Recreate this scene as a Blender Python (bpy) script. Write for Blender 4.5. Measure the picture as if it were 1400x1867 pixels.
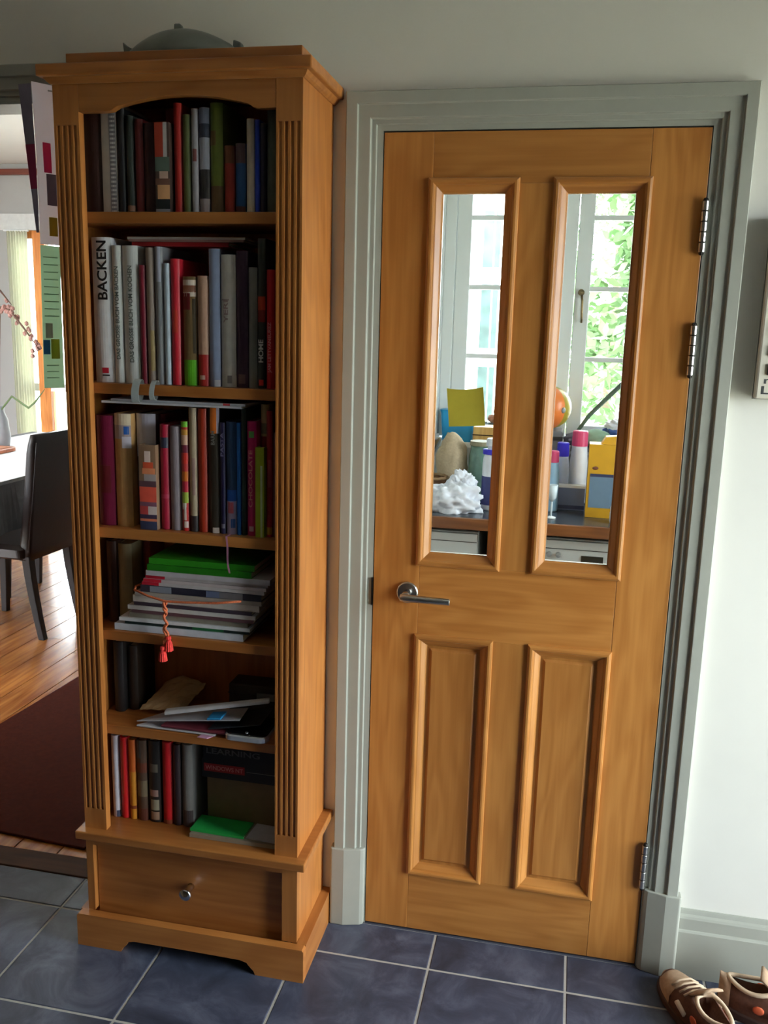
import bpy, bmesh, math, random
from mathutils import Vector, Matrix, noise

# ------------------------------------------------------------------ clear
for o in list(bpy.data.objects):
    bpy.data.objects.remove(o, do_unlink=True)
scene = bpy.context.scene
COL = scene.collection
rnd = random.Random(11)

# ------------------------------------------------------------------ camera
CAM_POS = (0.44542, -2.07624, 1.55531)
CAM_ROWS = ((0.978381, 0.205135, 0.026281), (-0.066498, 0.191708, 0.979197), (-0.195829, 0.959775, -0.201204))     # right, up, forward
F_PX = 1636.24
cam = bpy.data.cameras.new('camera')
cam.sensor_fit = 'VERTICAL'
cam.sensor_height = 24.0
cam.lens = F_PX / 1867.0 * 24.0
cam.clip_start = 0.05
cam_o = bpy.data.objects.new('camera', cam)
COL.objects.link(cam_o)
_r, _u, _f = [Vector(q) for q in CAM_ROWS]
m3 = Matrix((_r, _u, -_f)).transposed()
cam_o.matrix_world = Matrix.Translation(Vector(CAM_POS)) @ m3.to_4x4()
scene.camera = cam_o

# ------------------------------------------------------------------ sky, portals, exposure
world = bpy.data.worlds.new('overcast_sky')
scene.world = world
world.use_nodes = True
bg = world.node_tree.nodes['Background']
bg.inputs['Color'].default_value = (0.87, 0.935, 1.0, 1.0)
bg.inputs['Strength'].default_value = 1.0
EXPOSURE = 4.62
vs = scene.view_settings
vs.view_transform = 'Standard'
vs.look = 'None'
vs.exposure = EXPOSURE
vs.gamma = 1.0
vs.use_curve_mapping = False

ROOM_X0, ROOM_X1, ROOM_Y0 = -3.2, 2.0, -4.4     # kitchen
CEIL = 2.70
GW_Y0, GW_Y1, GW_Z0, GW_Z1 = -1.15, -0.12, 0.10, 2.05    # glazed garden doors in the right kitchen wall


def portal(name, loc, direction, sx, sy):
    l = bpy.data.lights.new(name, 'AREA')
    l.shape = 'RECTANGLE'
    l.size, l.size_y = sx, sy
    l.cycles.is_portal = True
    o = bpy.data.objects.new(name, l)
    o.location = loc
    o.rotation_euler = Vector(direction).to_track_quat('-Z', 'Y').to_euler()
    COL.objects.link(o)


portal('garden_door_portal', (ROOM_X1 + 0.13, (GW_Y0 + GW_Y1) / 2, (GW_Z0 + GW_Z1) / 2), (-1, 0, 0), GW_Y1 - GW_Y0, GW_Z1 - GW_Z0)
portal('utility_window_portal', (0.55, 1.83, 1.73), (0, -1, 0), 1.4, 1.3)
portal('added_side_window_portal', (1.65, 0.65, 1.6), (-1, 0, 0), 0.5, 1.0)  # portal of the side window added to brighten the utility room
portal('dining_window_portal', (-2.9, 4.55, 1.25), (0, -1, 0), 2.1, 2.1)

# ------------------------------------------------------------------ helpers
ORG = {}


def srgb(r, g, b):
    def c(v):
        v /= 255.0
        return v / 12.92 if v <= 0.04045 else ((v + 0.055) / 1.055) ** 2.4
    return (c(r), c(g), c(b), 1.0)


class MB:
    def __init__(self):
        self.v, self.f = [], []

    def add(self, vs_, fs_):
        n = len(self.v)
        self.v += [tuple(q) for q in vs_]
        self.f += [tuple(i + n for i in f) for f in fs_]
        return self

    def box(self, x0, x1, y0, y1, z0, z1):
        return self.add([(x0, y0, z0), (x1, y0, z0), (x1, y1, z0), (x0, y1, z0), (x0, y0, z1), (x1, y0, z1), (x1, y1, z1), (x0, y1, z1)],
                        [(0, 3, 2, 1), (4, 5, 6, 7), (0, 1, 5, 4), (1, 2, 6, 5), (2, 3, 7, 6), (3, 0, 4, 7)])

    def prism(self, pts, axis, a, b):
        n = len(pts)

        def P(q, t):
            return {'x': (t, q[0], q[1]), 'y': (q[0], t, q[1]), 'z': (q[0], q[1], t)}[axis]
        return self.add([P(q, a) for q in pts] + [P(q, b) for q in pts],
                        [tuple(range(n)), tuple(range(2 * n - 1, n - 1, -1))] + [(i, (i + 1) % n, n + (i + 1) % n, n + i) for i in range(n)])

    def loft(self, rings, close_ring=True, caps=True):
        n = len(rings[0])
        vs_, fs_ = [], []
        for r in rings:
            vs_ += list(r)
        for k in range(len(rings) - 1):
            for i in range(n if close_ring else n - 1):
                j = (i + 1) % n
                fs_.append((k * n + i, k * n + j, (k + 1) * n + j, (k + 1) * n + i))
        if caps and close_ring:
            fs_.append(tuple(range(n - 1, -1, -1)))
            fs_.append(tuple((len(rings) - 1) * n + i for i in range(n)))
        return self.add(vs_, fs_)

    def tube(self, path, r, n=10, caps=True):
        path = [Vector(q) for q in path]
        rs = r if isinstance(r, (list, tuple)) else [r] * len(path)
        rings = []
        up = None
        for i, q in enumerate(path):
            d = (path[min(i + 1, len(path) - 1)] - path[max(i - 1, 0)])
            d = d.normalized() if d.length > 1e-9 else Vector((0, 0, 1))
            if up is None:
                up = Vector((0, 0, 1)) if abs(d.z) < 0.9 else Vector((1, 0, 0))
            s = d.cross(up).normalized()
            up = s.cross(d).normalized()
            rings.append([q + rs[i] * (math.cos(2 * math.pi * k / n) * s + math.sin(2 * math.pi * k / n) * up) for k in range(n)])
        return self.loft(rings, True, caps)

    def lathe(self, prof, cx, cy, n=24, axis='z'):
        rings = []
        for (r, t) in prof:
            ring = []
            for k in range(n):
                a = 2 * math.pi * k / n
                if axis == 'z':
                    ring.append((cx + r * math.cos(a), cy + r * math.sin(a), t))
                else:       # axis y : cx = x , cy = z
                    ring.append((cx + r * math.cos(a), t, cy + r * math.sin(a)))
            rings.append(ring)
        return self.loft(rings)

    def blob(self, c, rad, amp=0.15, freq=3.0, seed=0.0, sub=4, flat=None, octv=4):
        bm = bmesh.new()
        bmesh.ops.create_icosphere(bm, subdivisions=sub, radius=1.0)
        for v in bm.verts:
            d = v.co.normalized()
            k = 1 + amp * noise.fractal(d * freq + Vector((seed, seed * 1.7, -seed)), 0.8, 2.1, octv)
            v.co = Vector((c[0] + d.x * rad[0] * k, c[1] + d.y * rad[1] * k, c[2] + d.z * rad[2] * k))
            if flat is not None and v.co.z < flat:
                v.co.z = flat
        bm.verts.index_update()
        self.add([v.co.copy() for v in bm.verts], [tuple(v.index for v in f.verts) for f in bm.faces])
        bm.free()
        return self

    def xf(self, M):
        self.v = [tuple(M @ Vector(q)) for q in self.v]
        return self

    def build(self, name, mat, parent=None, loc=None, bevel=0.0, smooth=False, seg=2):
        org = Vector(loc) if loc is not None else (ORG.get(parent.name, Vector()) if parent else Vector())
        me = bpy.data.meshes.new(name)
        me.from_pydata([tuple(Vector(q) - org) for q in self.v], [], self.f)
        bm = bmesh.new()
        bm.from_mesh(me)
        bmesh.ops.recalc_face_normals(bm, faces=bm.faces)
        bm.to_mesh(me)
        bm.free()
        if mat:
            me.materials.append(mat)
        if smooth:
            me.polygons.foreach_set('use_smooth', [True] * len(me.polygons))
        o = bpy.data.objects.new(name, me)
        COL.objects.link(o)
        if parent:
            o.parent = parent
        elif loc is not None:
            o.location = org
        ORG[o.name] = org
        if bevel:
            b = o.modifiers.new('bevel', 'BEVEL')
            b.width = bevel
            b.segments = seg
            b.limit_method = 'ANGLE'
            b.angle_limit = math.radians(40)
        return o


def thing(name, loc, label=None, cat=None, group=None, kind=None):
    o = bpy.data.objects.new(name, None)
    o.empty_display_size = 0.05
    COL.objects.link(o)
    o.location = loc
    ORG[o.name] = Vector(loc)
    return tag(o, label, cat, group, kind)


def tag(o, label=None, cat=None, group=None, kind=None):
    if label:
        o['label'] = label
    if cat:
        o['category'] = cat
    if group:
        o['group'] = group
    if kind:
        o['kind'] = kind
    return o


# ---- materials
MATS = {}


def _base(name):
    m = bpy.data.materials.new(name)
    m.use_nodes = True
    nt = m.node_tree
    return m, nt, nt.nodes['Principled BSDF']


def plain(name, col, rough=0.5, metal=0.0, var=0.06, scale=30.0, bump=0.0, spec=0.5, coat=0.0):
    """painted / plastic / paper / cloth: colour with a little procedural mottling"""
    if name in MATS:
        return MATS[name]
    m, nt, p = _base(name)
    N, L = nt.nodes, nt.links
    p.inputs['Roughness'].default_value = rough
    p.inputs['Metallic'].default_value = metal
    p.inputs['Specular IOR Level'].default_value = spec
    p.inputs['Coat Weight'].default_value = coat
    tc = N.new('ShaderNodeTexCoord')
    nz = N.new('ShaderNodeTexNoise')
    nz.inputs['Scale'].default_value = scale
    nz.inputs['Detail'].default_value = 3
    L.new(tc.outputs['Object'], nz.inputs['Vector'])
    rp = N.new('ShaderNodeValToRGB')
    rp.color_ramp.elements[0].position, rp.color_ramp.elements[1].position = 0.3, 0.7
    rp.color_ramp.elements[0].color = [c * (1 - var) for c in col[:3]] + [1]
    rp.color_ramp.elements[1].color = [min(1, c * (1 + var)) for c in col[:3]] + [1]
    L.new(nz.outputs['Fac'], rp.inputs['Fac'])
    L.new(rp.outputs['Color'], p.inputs['Base Color'])
    if bump:
        b = N.new('ShaderNodeBump')
        b.inputs['Strength'].default_value = bump
        b.inputs['Distance'].default_value = 0.002
        L.new(nz.outputs['Fac'], b.inputs['Height'])
        L.new(b.outputs['Normal'], p.inputs['Normal'])
    MATS[name] = m
    return m


def wood(name, light, dark, axis, rough=0.38, fig=9.0, coat=0.15):
    """grain runs along axis (0,1,2); every object gets its own offset"""
    if name in MATS:
        return MATS[name]
    m, nt, p = _base(name)
    N, L = nt.nodes, nt.links
    tc = N.new('ShaderNodeTexCoord')
    oi = N.new('ShaderNodeObjectInfo')
    mul = N.new('ShaderNodeMath'); mul.operation = 'MULTIPLY'; mul.inputs[1].default_value = 37.0
    L.new(oi.outputs['Random'], mul.inputs[0])
    add = N.new('ShaderNodeVectorMath'); add.operation = 'ADD'
    L.new(tc.outputs['Object'], add.inputs[0])
    L.new(mul.outputs[0], add.inputs[1])
    mp = N.new('ShaderNodeMapping')
    sc = [6.0, 6.0, 6.0]; sc[axis] = 0.9
    mp.inputs['Scale'].default_value = sc
    L.new(add.outputs[0], mp.inputs['Vector'])
    n1 = N.new('ShaderNodeTexNoise'); n1.inputs['Scale'].default_value = 1.3; n1.inputs['Detail'].default_value = 2.5
    L.new(mp.outputs[0], n1.inputs['Vector'])
    mm = N.new('ShaderNodeMath'); mm.operation = 'MULTIPLY'; mm.inputs[1].default_value = fig * 6.283
    L.new(n1.outputs['Fac'], mm.inputs[0])
    sn = N.new('ShaderNodeMath'); sn.operation = 'SINE'
    L.new(mm.outputs[0], sn.inputs[0])
    mp2 = N.new('ShaderNodeMapping')
    sc2 = [90.0, 90.0, 90.0]; sc2[axis] = 3.0
    mp2.inputs['Scale'].default_value = sc2
    L.new(add.outputs[0], mp2.inputs['Vector'])
    n2 = N.new('ShaderNodeTexNoise'); n2.inputs['Scale'].default_value = 1.0; n2.inputs['Detail'].default_value = 4
    L.new(mp2.outputs[0], n2.inputs['Vector'])
    a1 = N.new('ShaderNodeMath'); a1.operation = 'MULTIPLY_ADD'; a1.inputs[1].default_value = 0.10; a1.inputs[2].default_value = 0.0
    L.new(sn.outputs[0], a1.inputs[0])
    a2 = N.new('ShaderNodeMath'); a2.operation = 'MULTIPLY_ADD'; a2.inputs[1].default_value = 0.55
    L.new(n2.outputs['Fac'], a2.inputs[0]); L.new(a1.outputs[0], a2.inputs[2])
    a3 = N.new('ShaderNodeMath'); a3.operation = 'MULTIPLY_ADD'; a3.inputs[1].default_value = 0.45
    L.new(n1.outputs['Fac'], a3.inputs[0]); L.new(a2.outputs[0], a3.inputs[2])
    rp = N.new('ShaderNodeValToRGB')
    rp.color_ramp.elements[0].position, rp.color_ramp.elements[1].position = 0.28, 0.72
    rp.color_ramp.elements[0].color, rp.color_ramp.elements[1].color = dark, light
    L.new(a3.outputs[0], rp.inputs['Fac'])
    hv = N.new('ShaderNodeHueSaturation')
    mr = N.new('ShaderNodeMapRange'); mr.inputs['To Min'].default_value = 0.90; mr.inputs['To Max'].default_value = 1.10
    L.new(oi.outputs['Random'], mr.inputs['Value'])
    L.new(mr.outputs[0], hv.inputs['Value'])
    L.new(rp.outputs['Color'], hv.inputs['Color'])
    L.new(hv.outputs['Color'], p.inputs['Base Color'])
    p.inputs['Roughness'].default_value = rough
    p.inputs['Coat Weight'].default_value = coat
    p.inputs['Coat Roughness'].default_value = 0.25
    b = N.new('ShaderNodeBump'); b.inputs['Strength'].default_value = 0.08; b.inputs['Distance'].default_value = 0.001
    L.new(n2.outputs['Fac'], b.inputs['Height'])
    L.new(b.outputs['Normal'], p.inputs['Normal'])
    MATS[name] = m
    return m


def pane_glass(name, tint=(0.96, 0.98, 0.97, 1)):
    if name in MATS:
        return MATS[name]
    m = bpy.data.materials.new(name)
    m.use_nodes = True
    nt = m.node_tree
    N, L = nt.nodes, nt.links
    N.remove(N['Principled BSDF'])
    tr = N.new('ShaderNodeBsdfTransparent'); tr.inputs['Color'].default_value = tint
    gl = N.new('ShaderNodeBsdfGlossy'); gl.inputs['Roughness'].default_value = 0.01
    fr = N.new('ShaderNodeFresnel'); fr.inputs['IOR'].default_value = 1.35
    mx = N.new('ShaderNodeMixShader')
    L.new(fr.outputs[0], mx.inputs[0]); L.new(tr.outputs[0], mx.inputs[1]); L.new(gl.outputs[0], mx.inputs[2])
    L.new(mx.outputs[0], N['Material Output'].inputs['Surface'])
    MATS[name] = m
    return m


def slate(name):
    m, nt, p = _base(name)
    N, L = nt.nodes, nt.links
    tc = N.new('ShaderNodeTexCoord'); oi = N.new('ShaderNodeObjectInfo')
    mul = N.new('ShaderNodeMath'); mul.operation = 'MULTIPLY'; mul.inputs[1].default_value = 53.0
    L.new(oi.outputs['Random'], mul.inputs[0])
    add = N.new('ShaderNodeVectorMath'); add.operation = 'ADD'
    L.new(tc.outputs['Object'], add.inputs[0]); L.new(mul.outputs[0], add.inputs[1])
    nz = N.new('ShaderNodeTexNoise'); nz.inputs['Scale'].default_value = 7; nz.inputs['Detail'].default_value = 7; nz.inputs['Roughness'].default_value = 0.65; nz.inputs['Distortion'].default_value = 0.8
    L.new(add.outputs[0], nz.inputs['Vector'])
    rp = N.new('ShaderNodeValToRGB')
    e = rp.color_ramp.elements
    e[0].position, e[0].color = 0.3, srgb(42, 46, 58)
    e[1].position, e[1].color = 0.72, srgb(98, 103, 120)
    k = e.new(0.5); k.color = srgb(64, 70, 88)
    L.new(nz.outputs['Fac'], rp.inputs['Fac'])
    L.new(rp.outputs['Color'], p.inputs['Base Color'])
    p.inputs['Roughness'].default_value = 0.42
    b = N.new('ShaderNodeBump'); b.inputs['Strength'].default_value = 0.25; b.inputs['Distance'].default_value = 0.003
    L.new(nz.outputs['Fac'], b.inputs['Height']); L.new(b.outputs['Normal'], p.inputs['Normal'])
    MATS[name] = m
    return m


OAK_L, OAK_D = srgb(187, 122, 61), srgb(160, 96, 43)
DOOR_L, DOOR_D = srgb(194, 132, 66), srgb(168, 106, 46)
oak_v = wood('oak_upright_grain', OAK_L, OAK_D, 2)
oak_h = wood('oak_level_grain', OAK_L, OAK_D, 0)
oak_y = wood('oak_deep_grain', OAK_L, OAK_D, 1)
door_v = wood('door_oak_upright_grain', DOOR_L, DOOR_D, 2, fig=12)
door_h = wood('door_oak_level_grain', DOOR_L, DOOR_D, 0, fig=12)
wall_paint = plain('warm_white_wall_paint', srgb(226, 223, 214), 0.85, var=0.012, scale=8, bump=0.03)
ceil_paint = plain('white_ceiling_paint', srgb(232, 232, 228), 0.9, var=0.01, scale=8)
grey_paint = plain('sage_grey_eggshell_paint', srgb(166, 167, 156), 0.45, var=0.015, scale=40, bump=0.03)
white_paint = plain('white_gloss_paint', srgb(226, 230, 230), 0.4, var=0.01)
chrome = plain('brushed_nickel', srgb(190, 188, 184), 0.28, metal=1.0, var=0.03)
grout = plain('pale_grout', srgb(170, 166, 158), 0.9, var=0.08, scale=120)
slate_m = slate('blue_grey_slate')
glass_m = pane_glass('window_glass')

# ------------------------------------------------------------------ the setting : shell
WALL_Y, WALL_B = 0.004, 0.100            # front and back faces of the wall with the door
OP_X1 = -0.745                            # right jamb of the dining opening
DOOR_X0, DOOR_X1, DOOR_Z1 = 0.0, 0.695, 1.980


def struct(mb, name, mat, **k):
    return tag(mb.build(name, mat, **k), kind='structure')


w = MB()
w.box(ROOM_X0, OP_X1 - 1.75, WALL_Y, WALL_B, 0, CEIL)                       # left of the dining opening
w.box(OP_X1 - 1.75, OP_X1, WALL_Y, WALL_B, 2.062, CEIL)                     # over the dining opening
w.box(OP_X1, DOOR_X0 - 0.004, WALL_Y, WALL_B, 0, CEIL)
w.box(DOOR_X0 - 0.004, DOOR_X1 + 0.004, WALL_Y, WALL_B, DOOR_Z1 + 0.005, CEIL)
w.box(DOOR_X1 + 0.004, ROOM_X1, WALL_Y, WALL_B, 0, CEIL)
struct(w, 'wall_front', wall_paint)
w = MB()
w.box(ROOM_X1, ROOM_X1 + 0.12, ROOM_Y0, GW_Y0, 0, CEIL)
w.box(ROOM_X1, ROOM_X1 + 0.12, GW_Y1, WALL_B, 0, CEIL)
w.box(ROOM_X1, ROOM_X1 + 0.12, GW_Y0, GW_Y1, 0, GW_Z0)
w.box(ROOM_X1, ROOM_X1 + 0.12, GW_Y0, GW_Y1, GW_Z1, CEIL)
struct(w, 'wall_right', wall_paint)
struct(MB().box(ROOM_X0 - 0.1, ROOM_X0, ROOM_Y0, WALL_B, 0, CEIL), 'wall_left', plain('taupe_wall_paint', srgb(136, 118, 92), 0.85, var=0.012, scale=8))
struct(MB().box(ROOM_X0 - 0.1, ROOM_X1 + 0.12, ROOM_Y0 - 0.1, ROOM_Y0, 0, CEIL), 'wall_back', plain('taupe_wall_paint', srgb(136, 118, 92), 0.85, var=0.012, scale=8))
struct(MB().box(ROOM_X0 - 0.1, ROOM_X1 + 0.12, ROOM_Y0 - 0.1, WALL_B, CEIL, CEIL + 0.1), 'ceiling', ceil_paint)

# floor: grout bed with every slate tile a piece of its own
floor = struct(MB().box(ROOM_X0 - 0.1, ROOM_X1 + 0.12, ROOM_Y0 - 0.1, -0.001, -0.06, -0.0015), 'floor', grout)
T, TX, TY = 0.3342, 0.1911, -0.1337
for j in range(-13, 1):
    for i in range(-11, 6):
        x0, x1 = TX + i * T + 0.0030, TX + (i + 1) * T - 0.0030
        y0, y1 = TY + j * T + 0.0030, TY + (j + 1) * T - 0.0030
        x0, x1 = max(x0, ROOM_X0 + 0.001), min(x1, ROOM_X1 - 0.001)
        y0, y1 = max(y0, ROOM_Y0 + 0.001), min(y1, -0.002)
        if x1 - x0 < 0.01 or y1 - y0 < 0.01:
            continue
        h = rnd.uniform(-0.0004, 0.0003)
        MB().add([(x0, y0, -0.01), (x1, y0, -0.01), (x1, y1, -0.01), (x0, y1, -0.01), (x0, y0, h - .0012), (x1, y0, h - .0012), (x1, y1, h - .0012), (x0, y1, h - .0012),
                  (x0 + .002, y0 + .002, h), (x1 - .002, y0 + .002, h), (x1 - .002, y1 - .002, h), (x0 + .002, y1 - .002, h)],
                 [(0, 1, 5, 4), (1, 2, 6, 5), (2, 3, 7, 6), (3, 0, 4, 7), (4, 5, 9, 8), (5, 6, 10, 9), (6, 7, 11, 10), (7, 4, 8, 11), (8, 9, 10, 11)]).build('tile', slate_m, floor)

# utility room and dining room shells
U_X0, U_X1, U_Y1 = -0.62, 1.50, 1.66
UW_X0, UW_X1, UW_Z0, UW_Z1 = -0.10, 1.22, 1.10, 2.36      # utility window opening
w = MB()
w.box(U_X0 - 0.1, UW_X0, U_Y1, U_Y1 + 0.16, 0, CEIL)
w.box(UW_X1, U_X1 + 0.1, U_Y1, U_Y1 + 0.16, 0, CEIL)
w.box(UW_X0, UW_X1, U_Y1, U_Y1 + 0.16, 0, UW_Z0)
w.box(UW_X0, UW_X1, U_Y1, U_Y1 + 0.16, UW_Z1, CEIL)
struct(w, 'wall_utility_window', white_paint)
struct(MB().box(U_X0 - 0.1, U_X0, WALL_B, U_Y1, 0, CEIL), 'wall_utility_left', white_paint)
w = MB()
w.box(U_X1, U_X1 + 0.1, WALL_B, 0.40, 0, CEIL).box(U_X1, U_X1 + 0.1, 0.90, U_Y1, 0, CEIL).box(U_X1, U_X1 + 0.1, 0.40, 0.90, 0, 1.1).box(U_X1, U_X1 + 0.1, 0.40, 0.90, 2.1, CEIL)
struct(w, 'wall_utility_right', white_paint)
sw = thing('added_side_window', (U_X1 + 0.05, 0.65, 1.1), kind='structure')  # unseen window, added for more light in the utility room
for a, b, c, d in ((0.40, 0.44, 1.1, 2.1), (0.86, 0.90, 1.1, 2.1), (0.44, 0.86, 1.1, 1.14), (0.44, 0.86, 2.06, 2.1)):
    MB().box(U_X1 + .03, U_X1 + .07, a, b, c, d).build('window_frame', white_paint, sw)
MB().box(U_X1 + .048, U_X1 + .052, 0.44, 0.86, 1.14, 2.06).build('pane', glass_m, sw)
struct(MB().box(U_X0 - 0.1, U_X1 + 0.1, WALL_B, U_Y1 + 0.16, CEIL, CEIL + 0.1), 'ceiling_utility', ceil_paint)
struct(MB().box(U_X0 - 0.1, U_X1 + 0.1, -0.001, U_Y1 + 0.16, -0.06, 0), 'floor_utility', plain('utility_tile', srgb(80, 82, 95), 0.5))

D_X0, D_X1, D_Y1 = -4.6, OP_X1 + 0.09, 4.40
DW_X0, DW_X1, DW_Z0, DW_Z1 = -3.86, -1.90, 0.12, 2.215
d_wall = plain('grey_dining_wall_paint', srgb(168, 168, 166), 0.85, var=0.015, scale=8)
w = MB()
w.box(D_X0 - 0.1, DW_X0, D_Y1, D_Y1 + 0.14, 0, CEIL)
w.box(DW_X1, D_X1, D_Y1, D_Y1 + 0.14, 0, CEIL)
w.box(DW_X0, DW_X1, D_Y1, D_Y1 + 0.14, DW_Z1, CEIL)
w.box(DW_X0, DW_X1, D_Y1, D_Y1 + 0.14, 0, DW_Z0)
struct(w, 'wall_dining_far', d_wall)
struct(MB().box(D_X0 - 0.1, D_X0, WALL_B, D_Y1, 0, CEIL), 'wall_dining_left', d_wall)
struct(MB().box(D_X1 - 0.03, U_X0 - 0.1, WALL_B, D_Y1, 0, CEIL), 'wall_dining_right', d_wall)
struct(MB().box(D_X0 - 0.1, D_X1, WALL_B, D_Y1 + 0.14, CEIL, CEIL + 0.1), 'ceiling_dining', ceil_paint)
struct(MB().box(D_X0, D_X1 - 0.03, D_Y1 - 0.03, D_Y1, 2.617, 2.66), 'trim_5', wood('red_brown_rail_wood', srgb(120, 52, 34), srgb(84, 34, 24), 0))

# dining floor boards, every plank a piece
pl_m = wood('oiled_floor_board', srgb(206, 132, 62), srgb(150, 82, 32), 1, rough=0.25, fig=7, coat=0.4)
dfl = struct(MB().box(D_X0 - 0.1, D_X1, 0.0, D_Y1 + 0.14, -0.06, -0.004), 'floor_dining', plain('dark_board_gap', srgb(40, 24, 14), 0.9))
xx = D_X0
k = 0
while xx < D_X1 - 0.05:
    y = 0.085
    first = rnd.uniform(0.8, 2.4)
    while y < D_Y1 - 0.05:
        y2 = min(D_Y1, y + (first if y < 0.1 else 2.3))
        MB().box(xx + .0012, min(xx + 0.1388, D_X1), y + .001, y2 - .001, -0.02, rnd.uniform(-0.0005, 0.0003)).build('plank', pl_m, dfl, bevel=0.0012, seg=1)
        y = y2
    xx += 0.14
MB().box(OP_X1 - 1.75, OP_X1, 0.0, 0.084, -0.02, 0.003).build('threshold_board', wood('threshold_wood', srgb(92, 56, 34), srgb(66, 40, 24), 0, rough=0.85, coat=0.0), dfl, bevel=0.002)

# garden ground
struct(MB().box(-30, 30, -25, 40, -0.30, -0.16), 'ground', plain('pale_gravel', srgb(172, 168, 150), 0.95, var=0.2, scale=60))

# ------------------------------------------------------------------ trims
PROF = [(0.0, 0.010), (0.0, -0.022), (0.002, -0.0240), (0.0245, -0.0240), (0.0262, -0.0232), (0.0268, -0.0185), (0.0285, -0.0175), (0.0535, -0.0175), (0.0552, -0.0165), (0.0560, -0.0115),
        (0.0580, -0.0105), (0.0660, -0.0105), (0.0676, -0.0095), (0.0684, -0.0048), (0.0800, -0.0040), (0.0800, 0.010)]


def mitre(prof, x0, x1, z0, z1, side, square_bottom=False):
    """one length of moulding round the rectangle; prof = (offset inwards, y)"""
    a, b = [], []
    for d, y in prof:
        if side == 'L':
            a.append((x0 + d, y, z0 if square_bottom else z0 + d)); b.append((x0 + d, y, z1 - d))
        elif side == 'R':
            a.append((x1 - d, y, z0 if square_bottom else z0 + d)); b.append((x1 - d, y, z1 - d))
        elif side == 'T':
            a.append((x0 + d, y, z1 - d)); b.append((x1 - d, y, z1 - d))
        else:
            a.append((x0 + d, y, z0 + d)); b.append((x1 - d, y, z0 + d))
    return MB().loft([a, b])


pf = [(d, y if y > 0 else y + 0.004) for d, y in PROF]
pf = [(d, WALL_Y if y > 0.005 else y) for d, y in pf]
tr = thing('trim_1', (0.35, -0.01, 0), kind='structure')
for s in 'LRT':
    mitre(pf, -0.084, 0.779, 0.222, 2.063, s, s != 'T').build('architrave_length', grey_paint, tr)
for sgn, xo in ((1, -0.093), (-1, 0.788)):
    P = [(xo, WALL_Y), (xo, -0.021), (xo + sgn * .004, -0.025), (xo + sgn * .037, -0.025), (xo + sgn * .079, -0.0135), (xo + sgn * .088, -0.008), (xo + sgn * .089, WALL_Y)]
    MB().prism(P, 'z', 0.0, 0.222).build('plinth_block', grey_paint, tr, bevel=0.003)
# door lining with stop
jb = MB()
jb.box(-0.004, -0.002, 0.0, 0.1, 0, DOOR_Z1 + 0.004).box(DOOR_X1 + .002, DOOR_X1 + .004, 0.0, 0.1, 0, DOOR_Z1 + .004).box(-0.004, DOOR_X1 + .004, 0.0, 0.1, DOOR_Z1 + .003, DOOR_Z1 + .005)
jb.box(-0.002, 0.012, 0.043, 0.07, 0, DOOR_Z1 + .003).box(DOOR_X1 - .012, DOOR_X1 + .002, 0.043, 0.07, 0, DOOR_Z1 + .003).box(0.012, DOOR_X1 - .012, 0.043, 0.07, DOOR_Z1 - .012, DOOR_Z1 + .003)
jb.build('door_lining', grey_paint, tr)
MB().box(-0.0048, -0.0019, -0.0035, 0.03, 0.885, 0.955).build('strike_plate', plain('dark_steel', srgb(60, 58, 56), 0.4, metal=0.8), tr)
# opening to the dining room
tr2 = thing('trim_2', (-1.6, -0.01, 0), kind='structure')
for s in 'LRT':
    mitre(pf, OP_X1 - 1.83, OP_X1 + 0.08, 0.0, 2.142, s, s != 'T').build('architrave_length', grey_paint, tr2)
lin = MB().box(OP_X1 - 1.75, OP_X1, -0.0, WALL_B + .002, 2.058, 2.0618).box(OP_X1 - .003, OP_X1 + .001, 0, WALL_B + .002, 0, 2.0618).box(OP_X1 - 1.751, OP_X1 - 1.747, 0, WALL_B + .002, 0, 2.0618)
lin.build('lining', grey_paint, tr2)
# skirting to the right of the door
SK = [(WALL_Y, 0.0), (-0.014, 0.0), (-0.014, 0.124), (-0.011, 0.128), (-0.0085, 0.1295), (-0.0085, 0.158), (-0.006, 0.1635), (-0.002, 0.168), (0.0, 0.176), (0.0015, 0.180), (WALL_Y, 0.180)]
struct(MB().prism(SK, 'x', 0.7885, ROOM_X1), 'baseboard_right', grey_paint)

# glazed garden doors that light the kitchen (to the right, out of view)
gd = thing('window_3', (ROOM_X1 + 0.06, (GW_Y0 + GW_Y1) / 2, GW_Z0), kind='structure')
for q in range(3):
    yy = GW_Y0 + (GW_Y1 - GW_Y0) * q / 2
    MB().box(ROOM_X1 + .03, ROOM_X1 + .08, max(GW_Y0, yy - .03), min(GW_Y1, yy + .03), GW_Z0, GW_Z1).build('window_post', white_paint, gd)
for zz in (GW_Z0 + .02, GW_Z1 - .02):
    MB().box(ROOM_X1 + .032, ROOM_X1 + .078, GW_Y0, GW_Y1, zz - .02, zz + .02).build('window_rail', white_paint, gd)
for q in range(2):
    ya, yb = GW_Y0 + (GW_Y1 - GW_Y0) * q / 2, GW_Y0 + (GW_Y1 - GW_Y0) * (q + 1) / 2
    MB().box(ROOM_X1 + .053, ROOM_X1 + .057, ya + .03, yb - .03, GW_Z0 + .04, GW_Z1 - .04).build('pane', glass_m, gd)

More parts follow.
